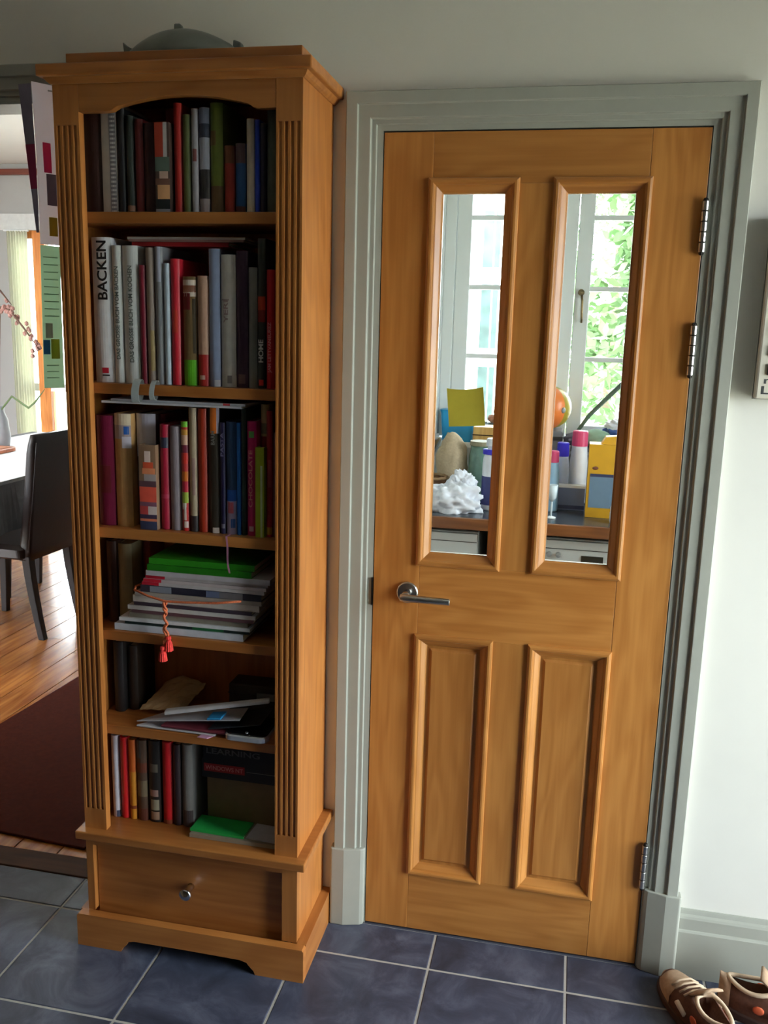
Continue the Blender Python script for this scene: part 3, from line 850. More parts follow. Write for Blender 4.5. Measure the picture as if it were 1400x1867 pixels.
# ---- fourth shelf: upright books at left, pile of magazines, tassel cord
z4_ = SHELF[3] + 0.0005
G4 = 'upright books on the fourth shelf'
book(-0.6300, -0.604, 1.035, (70, 44, 34), 'dark brown upright book at the left end of the fourth shelf', z4_, y=-0.155, depth=0.13, group=G4)
book(-0.6030, -0.566, 1.030, (140, 130, 98), 'olive beige upright book beside the magazine pile', z4_, y=-0.150, depth=0.13, group=G4)
book(-0.5650, -0.545, 1.025, (140, 58, 46), 'thin reddish upright book against the magazine pile', z4_, y=-0.095, depth=0.085, group=G4)
GP = 'magazines piled on the fourth shelf'
pile = [
    (-0.585, -0.262, 0.016, (214, 218, 230), 'clear plastic folder at the very bottom of the magazine pile', ()),
    (-0.560, -0.250, 0.008, (46, 62, 58), 'dark green edged magazine second from the bottom of the pile', [(.55, .8, (46, 120, 70))]),
    (-0.572, -0.246, 0.008, (226, 226, 230), 'white magazine above the dark green edged one in the pile', ()),
    (-0.548, -0.252, 0.012, (150, 144, 130), 'stone grey magazine low in the pile', ()),
    (-0.540, -0.236, 0.008, (112, 78, 84), 'plum edged magazine in the lower half of the pile', ()),
    (-0.550, -0.232, 0.010, (212, 208, 204), 'light grey magazine just above the plum edged one', ()),
    (-0.534, -0.240, 0.008, (78, 66, 78), 'dusky purple edged magazine under the corded ones', ()),
    (-0.538, -0.224, 0.016, (220, 212, 204), 'thick cream magazine wrapped by the orange cord', ()),
    (-0.530, -0.218, 0.010, (170, 160, 150), 'beige magazine just under the black one in the pile', ()),
    (-0.516, -0.218, 0.016, (48, 46, 60), 'black magazine with grey patches in the middle of the pile', [(.08, .26, (140, 146, 158)), (.55, .66, (110, 120, 150)), (.66, .85, (120, 118, 122))]),
    (-0.512, -0.210, 0.008, (204, 198, 198), 'lowest of three magazines with red spine corners', [(0, .14, (206, 40, 60))]),
    (-0.508, -0.206, 0.008, (200, 186, 188), 'middle one of three magazines with red spine corners', [(0, .15, (206, 40, 60))]),
    (-0.504, -0.204, 0.008, (198, 190, 190), 'topmost of three magazines with red spine corners', [(0, .16, (206, 40, 60))]),
    (-0.500, -0.196, 0.012, (196, 190, 196), 'white magazine under the green books of the pile', ()),
    (-0.496, -0.240, 0.015, (40, 122, 26), 'lower green book lying on the magazine pile', ()),
    (-0.494, -0.236, 0.014, (52, 150, 34), 'upper green book on top of the magazine pile', ()),
]
zz = z4_ + 0.0005
for q, (a, b, h, c, lb, bd) in enumerate(pile):
    yo = rnd.uniform(-0.004, 0.004)
    flat_item('book' if 'green book' in lb else ('plastic_folder' if 'folder' in lb else 'magazine'), a, b, -0.203 + yo, -0.03 + yo, zz, zz + h, c, lb,
              'book' if 'green book' in lb else ('folder' if 'folder' in lb else 'magazine'), GP, rz=rnd.uniform(-0.012, 0.012) if q not in (0,) else 0.0, bands=bd, rough=0.3)
    zz += h + 0.0004
ztop4 = zz
# orange twisted cord with two tassels, draped over the edge of the pile
cord_m = plain('orange_twisted_cord', srgb(206, 106, 64), 0.7, var=0.3, scale=400)
tc_ = thing('tassel_cord', (-0.443, -0.214, 0.785), 'orange twisted cord with two red tassels hanging over the magazine pile', 'cord')
path = [(-0.534, -0.13, 0.9345), (-0.534, -0.19, 0.9400), (-0.525, -0.2150, 0.9390), (-0.49, -0.2155, 0.927), (-0.449, -0.2165, 0.9185), (-0.40, -0.2160, 0.9195), (-0.32, -0.2155, 0.9250), (-0.262, -0.214, 0.9340)]
MB().tube(path, 0.0028, 8).build('cord', cord_m, tc_, smooth=True)
for sg, zb, xb in ((1, 0.832, -0.4375), (-1, 0.808, -0.4500)):
    tw = []
    for q in range(41):
        t = q / 40
        a = t * 22 + (0 if sg > 0 else math.pi)
        fade = min(1, (1 - t) * 4)
        tw.append((-0.4440 + (xb + .444) * t ** 3 + 0.0032 * fade * math.cos(a), -0.2255 + 0.0032 * fade * math.sin(a), 0.9185 + (zb - 0.9185) * t))
    MB().tube(tw, 0.0029, 7).build('cord', cord_m, tc_, smooth=True)
    tm = plain('scarlet_thread', srgb(232, 58, 50), 0.75, var=0.25, scale=300)
    ts = MB()
    prof = [(0.0, zb + .006), (0.0052, zb + .004), (0.0060, zb - .002), (0.0042, zb - .005), (0.0075, zb - .012), (0.0098, zb - .030), (0.0090, zb - .031), (0.0, zb - .028)]
    rings = []
    for r, z in prof:
        rings.append([(xb + r * (1 + .12 * (k_ % 2)) * math.cos(2 * math.pi * k_ / 24), -0.2265 + r * (1 + .12 * (k_ % 2)) * math.sin(2 * math.pi * k_ / 24) - (0.004 if sg < 0 else -0.002), z) for k_ in range(24)])
    ts.loft(rings)
    ts.build('tassel', tm, tc_)
# pale pink ribbon bookmark hanging from the third shelf
rb = []
for q in range(13):
    t = q / 12
    rb.append((-0.2965 + 0.008 * t + 0.0015 * math.sin(t * 6), -0.2145 - 0.004 * math.sin(t * 3.1), 1.0845 - 0.086 * t))
rg = [[(x - .0022, y, z), (x + .0022, y - .0006, z), (x + .0022, y - .0001, z), (x - .0022, y + .0005, z)] for x, y, z in rb]
m = MB().loft(rg)
m.box(-0.2987, -0.2943, -0.2150, -0.1905, 1.0833, 1.0840)
tag(m.build('ribbon_bookmark', plain('pale_pink_ribbon', srgb(206, 140, 176), 0.6), loc=(-0.294, -0.2145, 1.0)), 'thin pink ribbon bookmark hanging down from the third shelf', 'ribbon')

# ---- fifth shelf: loose papers, phone, crumpled paper
z5_ = SHELF[4] + 0.0005
blk = plain('black_leatherette', srgb(34, 32, 32), 0.55, var=0.15, bump=0.3)
o = MB().box(-0.345, -0.150, -0.086, -0.020, z5_ + .0005, z5_ + 0.085).build('document_case', plain('charcoal_card', srgb(58, 52, 46), 0.7, var=0.1), loc=(-0.247, -0.085, z5_), bevel=0.004)
tag(o, 'dark charcoal document case lying at the back of the fifth shelf', 'case')
MB().box(-0.346, -0.149, -0.0870, -0.0190, z5_ + .060, z5_ + .062).build('lid_seam', blk, o)
MB().box(-0.27, -0.225, -0.0905, -0.0865, z5_ + .050, z5_ + .068).build('clasp', chrome, o)
book(-0.6300, -0.603, 0.775, (40, 36, 36), 'black book standing in the dark left corner of the fifth shelf', z5_, y=-0.140, depth=0.12)
book(-0.6020, -0.575, 0.760, (52, 42, 34), 'blackish brown book beside the black one, fifth shelf', z5_, y=-0.120, depth=0.1)
# crumpled kraft paper
cp = MB()
gn = 10
G = []
for i in range(gn + 1):
    r_ = []
    for j in range(gn + 1):
        u, v = i / gn, j / gn
        x = -0.560 + 0.105 * u + 0.030 * v
        y = -0.140 + 0.100 * v
        z = z5_ + 0.012 + 0.055 * v * (0.55 + .45 * math.sin(u * 2.6 + .3)) + 0.018 * abs(noise.noise(Vector((u * 4, v * 4, 3.3))))
        r_.append((x, y, z))
    G.append(r_)
cp.loft(G, False).loft([[(x, y, z - .0008) for x, y, z in r_] for r_ in G], False)
tag(cp.build('crumpled_paper', plain('kraft_paper', srgb(196, 164, 118), 0.8), loc=(-0.50, -0.16, z5_)), 'crumpled tan paper on the left of the fifth shelf', 'paper')


def slab(name, corners, t, mat, label, cat, group=None):
    """thin sheet through four corner points"""
    top = [Vector(c) for c in corners]
    m = MB().add([tuple(c) for c in top] + [tuple(c - Vector((0, 0, t))) for c in top], [(0, 1, 2, 3), (7, 6, 5, 4), (0, 4, 5, 1), (1, 5, 6, 2), (2, 6, 7, 3), (3, 7, 4, 0)])
    c = sum(top, Vector()) / 4
    return tag(m.build(name, mat, loc=(c.x, c.y, min(q.z for q in top) - t), bevel=t * 0.3), label, cat, group)


GS5 = 'papers on the fifth shelf'
slab('sheet_of_paper', [(-0.535, -0.208, .596), (-0.33, -0.212, .5965), (-0.315, -0.135, .5965), (-0.49, -0.145, .596)], 0.0045, bmat((202, 198, 200)), 'white printed sheets lying lowest on the fifth shelf', 'paper', GS5)
slab('notebook', [(-0.470, -0.210, .6045), (-0.290, -0.2125, .6045), (-0.280, -0.10, .6045), (-0.45, -0.095, .6045)], 0.006, bmat((112, 44, 56)), 'maroon notebook between white sheets on the fifth shelf', 'notebook')
slab('sheet_of_paper', [(-0.534, -0.2075, .6065), (-0.270, -0.2075, .6390), (-0.275, -0.135, .6390), (-0.49, -0.145, .6065)], 0.0022, bmat((190, 188, 192)), 'white sheets propped up at a slant above the maroon notebook', 'paper', GS5)
slab('folder', [(-0.350, -0.2075, .6080), (-0.222, -0.2000, .6300), (-0.222, -0.10, .6300), (-0.345, -0.10, .6080)], 0.003, bmat((36, 40, 46)), 'black folder with a blue tab under the slanting grey panel', 'folder')
slab('paper_tab', [(-0.352, -0.2095, .6350), (-0.316, -0.2095, .6405), (-0.316, -0.1700, .6405), (-0.352, -0.1700, .6350)], 0.0055, bmat((46, 150, 210)), 'small blue tab poking out under the slanting grey panel', 'tab')
slab('flat_panel', [(-0.4640, -0.2050, .6365), (-0.2000, -0.1950, .6930), (-0.2020, -0.1830, .6950), (-0.4650, -0.1880, .6390)], 0.0105, bmat((200, 196, 198)), 'long pale grey flat panel lying at a slant across the fifth-shelf papers', 'panel')
slab('paper_tag', [(-0.371, -0.2250, .5925), (-0.345, -0.2265, .5925), (-0.330, -0.2050, .5925), (-0.362, -0.2050, .5925)], 0.0018, bmat((206, 150, 180)), 'little pink paper tag at the fifth shelf front edge', 'tag')
ph = thing('mobile_phone', (-0.232, -0.165, z5_), 'black rounded phone with a silver rim on the fifth shelf', 'phone')


def rrect(cx, cy, hx, hy, r, n=6):
    out = []
    for sx, sy, a0 in ((1, 1, 0), (-1, 1, 90), (-1, -1, 180), (1, -1, 270)):
        for q in range(n + 1):
            a = math.radians(a0 + 90 * q / n)
            out.append((cx + sx * (hx - r) + r * math.cos(a), cy + sy * (hy - r) + r * math.sin(a)))
    return out


bz = z5_ + 0.0006
silver = plain('silver_rim', srgb(222, 224, 230), 0.2, metal=0.7)
MB().loft([[(x, y, bz) for x, y in rrect(-0.252, -0.165, 0.0508, 0.0560, .018)], [(x, y, bz + .003) for x, y in rrect(-0.252, -0.165, 0.0546, 0.0590, .020)], [(x, y, bz + .013) for x, y in rrect(-0.252, -0.165, 0.0546, 0.0590, .020)], [(x, y, bz + .016) for x, y in rrect(-0.252, -0.165, 0.0521, 0.0570, .019)]]).build('rim', silver, ph)
MB().loft([[(x, y, bz + .0161) for x, y in rrect(-0.252, -0.165, 0.0502, 0.0555, .018)], [(x, y, bz + .0185) for x, y in rrect(-0.252, -0.165, 0.0471, 0.0530, .016)]]).build('front', plain('black_gloss', srgb(16, 16, 18), 0.15, var=0.0), ph)
MB().lathe([(0.0, bz + .0200), (0.004, bz + .0200), (0.0045, bz + .0180)], -0.252, -0.209, 14).build('button', silver, ph)

# ---- lowest shelf
z6_ = BASE_Z + 0.0005
S6 = [
    (-0.627, -0.606, 0.540, (206, 202, 212), 'white upright book at the left end of the lowest shelf', dict(bands=[(0, .08, (70, 74, 96), .6, 1)])),
    (-0.604, -0.582, 0.538, (206, 30, 34), 'bright red book second from left on the lowest shelf', dict(bands=[(.3, .95, (190, 50, 34), .1, .6)])),
    (-0.581, -0.560, 0.534, (206, 134, 40), 'orange yellow book right of the bright red one, lowest shelf', dict(bands=[(.13, .17, (130, 60, 30)), (.6, 1, (196, 96, 36))])),
    (-0.559, -0.530, 0.536, (86, 66, 52), 'brown book with a patterned spine, lowest shelf', dict(bands=[(.78, 1, (70, 84, 88), 0, .45), (.3, .5, (120, 104, 80)), (.6, .72, (110, 58, 40)), (0, .15, (96, 52, 40))])),
    (-0.528, -0.494, 0.538, (38, 34, 32), 'black book with cream pictures on its spine, lowest shelf', dict(bands=[(.03, .13, (160, 128, 106), .2, .85), (.15, .28, (150, 142, 120), .2, .85), (.32, .40, (150, 120, 110), .15, .8), (.62, .72, (96, 88, 76), .2, .8)])),
    (-0.490, -0.464, 0.539, (196, 24, 32), 'bold red book in the middle of the lowest shelf', dict(bands=[(0, .05, (140, 66, 40))])),
    (-0.462, -0.440, 0.535, (50, 36, 40), 'dark maroon book beside the bold red one, lowest shelf', {}),
    (-0.438, -0.409, 0.539, (128, 126, 124), 'grey book with a dark foot, lowest shelf', dict(bands=[(0, .2, (70, 60, 62)), (0.2, 1, (70, 68, 68), 0, .22)])),
]
for a, b, zt, c, lb, kw in S6:
    book(a, b, zt, c, lb, z6_, group=G6, y=-0.172, depth=0.15, **kw)
GL = 'books lying on the lowest shelf'
flat_item('magazine', -0.400, -0.160, -0.2125, -0.03, z6_, z6_ + 0.010, (150, 136, 118), 'greyish tan brochure lying flat under the green booklet', 'magazine', GL)
flat_item('booklet', -0.402, -0.262, -0.204, -0.1365, z6_ + 0.0103, z6_ + 0.0160, (38, 176, 80), 'bright green booklet lying at the front of the lowest shelf', 'booklet', GL, rz=-0.03)
flat_item('booklet', -0.256, -0.170, -0.204, -0.1365, z6_ + 0.0103, z6_ + 0.0130, (206, 200, 206), 'white folded leaflet beside the green booklet', 'leaflet', GL, rz=-0.06)
zb = z6_ + 0.0104
o = flat_item('book', -0.385, -0.152, -0.133, -0.012, zb, zb + 0.112, (124, 104, 72), 'very thick brown book lying under two black books, lowest shelf', 'book', GL)
b1 = flat_item('book', -0.398, -0.150, -0.136, -0.012, zb + .1124, zb + .1644, (34, 34, 38), 'black book with a red title panel lying in the middle, lowest shelf', 'book', GL, pages=plain('dark_page_edges', srgb(50, 46, 44), 0.9))
MB().box(-0.392, -0.285, -0.1372, -0.1358, zb + .130, zb + .1505).build('title_panel', plain('dull_red_print', srgb(176, 46, 54), 0.6), b1)
level_text('WINDOWS NT', -0.388, -0.289, zb + .1345, zb + .1460, -0.1376, plain('pink_print', srgb(226, 140, 140), 0.6), b1)
MB().box(-0.280, -0.19, -0.1368, -0.1358, zb + .138, zb + .1395).build('printed_line', plain('silver_print', srgb(150, 148, 140), 0.5), b1)
b2 = flat_item('book', -0.394, -0.150, -0.137, -0.012, zb + .1648, zb + .2130, (32, 32, 38), 'black book with grey title lettering lying uppermost, lowest shelf', 'book', GL, bands=[(.84, .99, (86, 40, 62))], pages=plain('dark_page_edges', srgb(50, 46, 44), 0.9))
level_text('LEARNING', -0.385, -0.245, zb + .178, zb + .1935, -0.1380, plain('dim_grey_print', srgb(104, 104, 108), 0.6), b2)

# ------------------------------------------------------------------ metal fish mould on top of the bookcase
zt_ = 2.0967
pew = plain('dull_pewter', srgb(118, 122, 116), 0.38, metal=0.75, var=0.12, scale=25)
fm = thing('fish_mould', (-0.41, -0.12, zt_), 'dull pewter fish-shaped mould with an upright tail on top of the bookcase', 'fish mould')
rings = []
for q in range(19):
    t = q / 18
    x = -0.545 + 0.262 * t
    hgt = 0.010 + 0.060 * max(0, math.sin(math.pi * min(1, (t * 0.90 + 0.06)))) ** 0.8 * (1 - 0.12 * (t > .5) * (t - .5))
    if t > 0.93:
        hgt *= 1 - (t - .93) * 5
    wd = 0.012 + 0.058 * math.sin(math.pi * (0.05 + 0.88 * t)) ** 0.8
    rings.append([(x, -0.125 + wd * math.cos(math.pi * k_ / 12), zt_ + 0.0005 + hgt * math.sin(math.pi * k_ / 12) ** 0.85) for k_ in range(13)])
MB().loft(rings).build('body', pew, fm, smooth=True)
MB().prism([(-0.552, zt_ + .0005), (-0.558, zt_ + .050), (-0.548, zt_ + .042), (-0.536, zt_ + .036), (-0.522, zt_ + .036), (-0.520, zt_ + .0005)], 'y', -0.131, -0.119).build('tail', pew, fm, bevel=0.002)
MB().prism([(-0.438, zt_ + .062), (-0.437, zt_ + .082), (-0.423, zt_ + .082), (-0.416, zt_ + .062)], 'y', -0.133, -0.117).build('fin', pew, fm, bevel=0.003)
MB().prism([(-0.305, zt_ + .018), (-0.303, zt_ + .046), (-0.286, zt_ + .040), (-0.284, zt_ + .018)], 'y', -0.135, -0.115).build('mouth', pew, fm, bevel=0.003)

# ------------------------------------------------------------------ paper chart hanging on the left flank of the bookcase
ch = thing('hanging_chart', (-0.70, -0.18, 1.40), 'long narrow paper chart hanging down the left flank of the bookcase', 'chart')


def thin_paper(col):
    key = 'thin_paper_%d_%d_%d' % col
    if key not in MATS:
        m = plain(key, srgb(*col), 0.8, var=0.03)
        nt = m.node_tree
        p = nt.nodes['Principled BSDF']
        tl = nt.nodes.new('ShaderNodeBsdfTranslucent'); tl.inputs['Color'].default_value = srgb(*col)
        mx = nt.nodes.new('ShaderNodeMixShader'); mx.inputs[0].default_value = 0.8
        nt.links.new(p.outputs[0], mx.inputs[1]); nt.links.new(tl.outputs[0], mx.inputs[2])
        nt.links.new(mx.outputs[0], nt.nodes['Material Output'].inputs['Surface'])
    return MATS[key]


def strip(u0, u1, zt, zb_, col, name, off=0.0, parent=ch, k=0.0):
    """part of the sheet between fractions u0..u1 of its width"""
    A, B = [], []
    n = 14
    for i in range(n + 1):
        z = zt + (zb_ - zt) * i / n
        bend = 0.004 * math.sin((2.05 - z) * 7.0)
        x0, y0 = -0.7260 + bend, -0.2180
        x1, y1 = -0.7010 + bend * .5, -0.1800
        pa = (x0 + (x1 - x0) * u0 + off, y0 + (y1 - y0) * u0, z)
        pb = (x0 + (x1 - x0) * u1 + off, y0 + (y1 - y0) * u1, z)
        A.append([pa, pb, (pb[0] - .0006, pb[1], z), (pa[0] - .0006, pa[1], z)])
    return MB().loft(A).build(name, thin_paper(col), parent)


sh = strip(0, 1, 2.050, 1.716, (240, 236, 240), 'upper_sheet')
strip(.35, .75, 1.930, 1.868, (226, 110, 150), 'printed_patch', 0.0005, sh)
strip(.45, .95, 1.866, 1.800, (160, 150, 156), 'printed_patch', 0.0005, sh)
strip(.5, .92, 1.775, 1.735, (196, 180, 96), 'printed_patch', 0.0005, sh)
sh2 = strip(0, 1, 1.714, 1.400, (218, 246, 224), 'lower_sheet')
for q in range(9):
    strip(.12, .86, 1.690 - q * .016, 1.688 - q * .016, (150, 184, 158), 'text_line', 0.0005, sh2)
strip(.15, .5, 1.545, 1.512, (206, 196, 196), 'printed_patch', 0.0005, sh2)
strip(.02, .35, 1.508, 1.476, (96, 150, 196), 'printed_patch', 0.0005, sh2)
strip(.40, .82, 1.510, 1.466, (206, 202, 120), 'printed_patch', 0.0005, sh2)
for q in range(3):
    strip(.15, .75, 1.452 - q * .014, 1.450 - q * .014, (150, 184, 158), 'text_line', 0.0005, sh2)
# back page swung out to the left
bp = MB()
A = []
for i in range(11):
    z = 2.046 + (1.74 - 2.046) * i / 10
    wd = 0.031 * (1 - i / 10) + 0.0035
    A.append([(-0.7270 + 0.004 * math.sin((2.05 - z) * 7.0), -0.2200, z), (-0.7270 - wd, -0.2205 + wd * .25, z), (-0.7270 - wd, -0.2199 + wd * .25, z), (-0.7270 + 0.004 * math.sin((2.05 - z) * 7.0), -0.2194, z)])
bpo = bp.loft(A).build('back_page', bmat((126, 118, 138), 0.7), ch)
A2 = [[(x, y - .0006, z) if k_ < 2 else (x, y - .0003, z) for k_, (x, y, z) in enumerate(r)] for r in A[4:8]]
MB().loft(A2).build('printed_patch', bmat((140, 30, 70), 0.7), bpo)
MB().tube([(-0.668, -0.185, 2.035), (-0.690, -0.185, 2.036), (-0.7060, -0.188, 2.038)], 0.0018, 8).build('hook', chrome, ch)

# ------------------------------------------------------------------ wall panel at the right edge
wp = thing('wall_panel', (0.93, 0.0, 1.43), 'pale wall-mounted control panel with dark square keys at the right picture edge', 'control panel')
pan = plain('ivory_plastic', srgb(214, 208, 192), 0.4, var=0.02)
dk = plain('dark_grey_key', srgb(62, 62, 64), 0.5)
WPX = 0.826
MB().box(WPX, WPX + 0.22, -0.034, WALL_Y - .0005, 1.428, 1.800).build('housing', pan, wp, bevel=0.005)
MB().box(WPX - .0015, WPX + 0.2215, -0.020, -0.014, 1.4265, 1.8015).build('seam', plain('grey_seam', srgb(120, 118, 110), 0.6), wp)
for r, z in enumerate((1.490, 1.530, 1.570)):
    for q in range(4):
        MB().box(WPX + .020 + q * .045, WPX + .050 + q * .045, -0.0385, -0.0335, z - .012, z + .012).build('key', dk, wp, bevel=0.0015)
MB().box(WPX + .03, WPX + .19, -0.0370, -0.0335, 1.62, 1.76).build('display', plain('dark_display', srgb(40, 46, 44), 0.2), wp, bevel=0.001)
mk = plain('dark_print', srgb(60, 60, 60), 0.6)
level_text('n', WPX + .016, WPX + .030, 1.460, 1.470, -0.0343, mk, wp, 'marking')
level_text('L', WPX + .012, WPX + .030, 1.438, 1.455, -0.0343, mk, wp, 'marking')

# ------------------------------------------------------------------ pair of trainers by the skirting
suede = plain('tan_suede', srgb(176, 146, 118), 0.9, var=0.12, scale=90, bump=0.4)
brown_c = plain('brown_canvas', srgb(96, 60, 44), 0.9, var=0.15, scale=160, bump=0.3)
cream_c = plain('cream_piping', srgb(206, 180, 152), 0.8)
sole_m = plain('brown_rubber', srgb(70, 48, 40), 0.7)


def shoe(name, label, L=0.265, flip=1):
    t = thing(name, (0, 0, 0), label, 'shoe', 'trainers by the skirting board')
    n = 22
    st, outl = [], []

    def hw(u):       # half width along the foot, heel u=0 .. toe u=1
        return 0.046 * (0.62 + 0.38 * math.sin(math.pi * min(1, max(0, (u - 0.1) / 0.95)) ** 0.9)) * math.sqrt(max(0.0, 1 - (2 * u - 1) ** 6))

    def top(u):
        if u < 0.42:
            return 0.090 - 0.010 * u / 0.42 - 0.012 * math.sin(math.pi * u / 0.42)
        return 0.082 - 0.036 * ((u - 0.42) / 0.58) ** 0.8
    rings = []
    for i in range(n + 1):
        u = i / n * 0.98 + 0.01
        x, w_, h = u * L, max(0.010, hw(u)), top(u)
        ring = []
        open_ = 0.08 < u < 0.46
        for k_ in range(17):
            a = math.pi * k_ / 16
            c, s = math.cos(a), math.sin(a)
            z = 0.018 + (h - 0.018) * (s ** 0.55)
            y = w_ * c * (1.0 if s < .4 else 0.93)
            if open_ and s > 0.86:
                d = (s - .86) / .14
                z = h - min(1, d * 2.2) * 0.052
            if u < 0.05 or u > 0.95:
                z = 0.018 + (z - 0.018) * (0.97 if u < .05 else 0.62)
            ring.append((x, y * flip, z))
        rings.append(ring)
    um = MB().loft(rings, False)
    um.f += [tuple(range(17)), tuple(n * 17 + q for q in range(17))]
    um.build('upper', brown_c, t, smooth=True)
    so = []
    for i in range(n + 1):
        u = i / n
        so.append((u * (L + .006) - .003, hw(u * .98 + .01) + .004))
    P = [(x, y * flip) for x, y in so] + [(x, -y * flip) for x, y in reversed(so)]
    MB().prism(P, 'z', 0.0, 0.021).build('sole', sole_m, t, bevel=0.004)
    # toe cap and heel counter overlays
    def overlay(u0, u1, zl, nm, mat, off=0.002):
        rr = []
        for i in range(9):
            u = u0 + (u1 - u0) * i / 8
            x, w_, h = u * L, max(0.010, hw(u)) + off, top(u) + off
            ring = []
            for k_ in range(13):
                a = math.pi * k_ / 12
                c, s = math.cos(a), math.sin(a)
                z = 0.018 + (h - 0.018) * (s ** 0.55)
                if u < 0.05 or u > 0.95:
                    z = 0.018 + (z - 0.018) * (0.97 if u < .05 else 0.62)
                ring.append((x, w_ * c * (1.0 if s < .4 else 0.93) * flip, min(z, zl)))
            rr.append(ring)
        om = MB().loft(rr, False)
        om.f.append(tuple(range(13)) if u0 < .1 else tuple(8 * 13 + q for q in range(13)))
        om.build(nm, mat, t, smooth=True)
    overlay(0.68, 0.995, 1, 'toe_cap', suede)
    overlay(0.0, 0.10, 1, 'heel_counter', suede)
    # padded collar
    col = []
    for k_ in range(29):
        a = 2 * math.pi * k_ / 28
        u = 0.27 + 0.20 * math.cos(a)
        col.append((u * L, 0.72 * hw(u) * math.sin(a) * 1.05, top(u) + .001))
    MB().tube(col, 0.0052, 8, False).build('collar', cream_c, t, smooth=True)
    tg = []
    for i in range(7):
        u = i / 6
        x, z, w_ = (0.56 - 0.22 * u) * L, 0.070 + 0.050 * u, 0.020 + .006 * u
        tg.append([(x, -w_, z - .004), (x, -w_ * .5, z + .002), (x, 0, z + .004), (x, w_ * .5, z + .002), (x, w_, z - .004), (x - .004, w_, z - .007), (x - .004, 0, z - .001), (x - .004, -w_, z - .007)])
    MB().loft(tg).build('tongue', suede, t, smooth=True)
    for i in range(4):
        u = 0.50 + 0.065 * i
        MB().tube([(u * L, -0.75 * hw(u), top(u) - .006), (u * L + .004, -0.3 * hw(u), top(u) + .006), (u * L + .006, 0.3 * hw(u), top(u) + .006), (u * L + .010, 0.75 * hw(u), top(u) - .006)], 0.0026, 7).build('lace', cream_c, t, smooth=True)
    for s in (-1, 1):
        pts = [(L * (0.44 + .04 * q), s * hw(.44 + .04 * q) * (.99 if q < 2 else 1.0) + s * .0015, 0.040 + .004 * q) for q in range(4)]
        MB().tube(pts, 0.006, 8).build('side_stripe', cream_c, t, smooth=True)
        MB().blob((L * .34, s * (hw(.34) + .0005), .046), (.013, .003, .011), 0.02, 2, 1, 2).build('logo_patch', plain('orange_patch', srgb(206, 92, 52), 0.7), t, smooth=True)
    return t


sA = shoe('trainer', 'tan and brown suede trainer, the left one, opening towards the camera')
sA.location = (0.885, -0.278, 0)
sA.rotation_euler = (0, 0, math.radians(117))
sB = shoe('trainer', 'brown trainer lying along the skirting behind the other, orange patch on its side', flip=-1)
sB.location = (0.880, -0.085, 0)
sB.rotation_euler = (0, 0, math.radians(-14))

# ------------------------------------------------------------------ utility room beyond the door
wt = thing('worktop', (0.44, 1.33, 0.87), 'dark slate worktop with a brown wooden front edge under the utility window', 'worktop')
MB().box(U_X0 + .002, U_X1 - .002, 1.001, U_Y1 - .002, 0.872, 0.910).build('top', plain('dark_stone', srgb(64, 68, 76), 0.22, var=0.15, scale=60), wt)
MB().box(U_X0 + .002, U_X1 - .002, 0.983, 1.0008, 0.870, 0.910).build('edge_strip', wood('worktop_edge_wood', srgb(150, 92, 48), srgb(110, 62, 30), 0), wt, bevel=0.002)
app = plain('white_enamel', srgb(206, 210, 210), 0.3, var=0.01)


def appliance(name, x0, x1, label, cat, kind):
    t = thing(name, ((x0 + x1) / 2, 1.32, 0), label, cat)
    MB().box(x0, x1, 1.045, U_Y1 - .02, 0.0, 0.850).build('body', app, t, bevel=0.004)
    MB().box(x0 + .002, x1 - .002, 1.028, 1.0448, 0.735, 0.846).build('control_panel', app, t, bevel=0.003)
    MB().box(x0 + .002, x1 - .002, 1.024, 1.0448, 0.06, 0.728).build('front_door', app, t, bevel=0.006)
    MB().box(x0 + .004, x1 - .004, 1.0265, 1.0285, 0.815, 0.8175).build('panel_groove', dk, t)
    if kind:
        for xk in (0.405, 0.437):
            MB().lathe([(0.010, 1.028), (0.009, 1.018), (0.0, 1.017)], xk, 0.795, 14, 'y').build('dial', plain('grey_plastic', srgb(150, 152, 152), 0.4), t)
        MB().box(0.515, 0.590, 1.0255, 1.0282, 0.775, 0.797).build('display', plain('dark_display', srgb(40, 46, 44), 0.2), t)
    return t


appliance('tumble_dryer', -0.44, 0.155, 'white appliance under the worktop behind the left glass pane', 'appliance', False)
appliance('washing_machine', 0.195, 0.79, 'white washing machine with a dark display behind the right glass pane', 'washing machine', True)

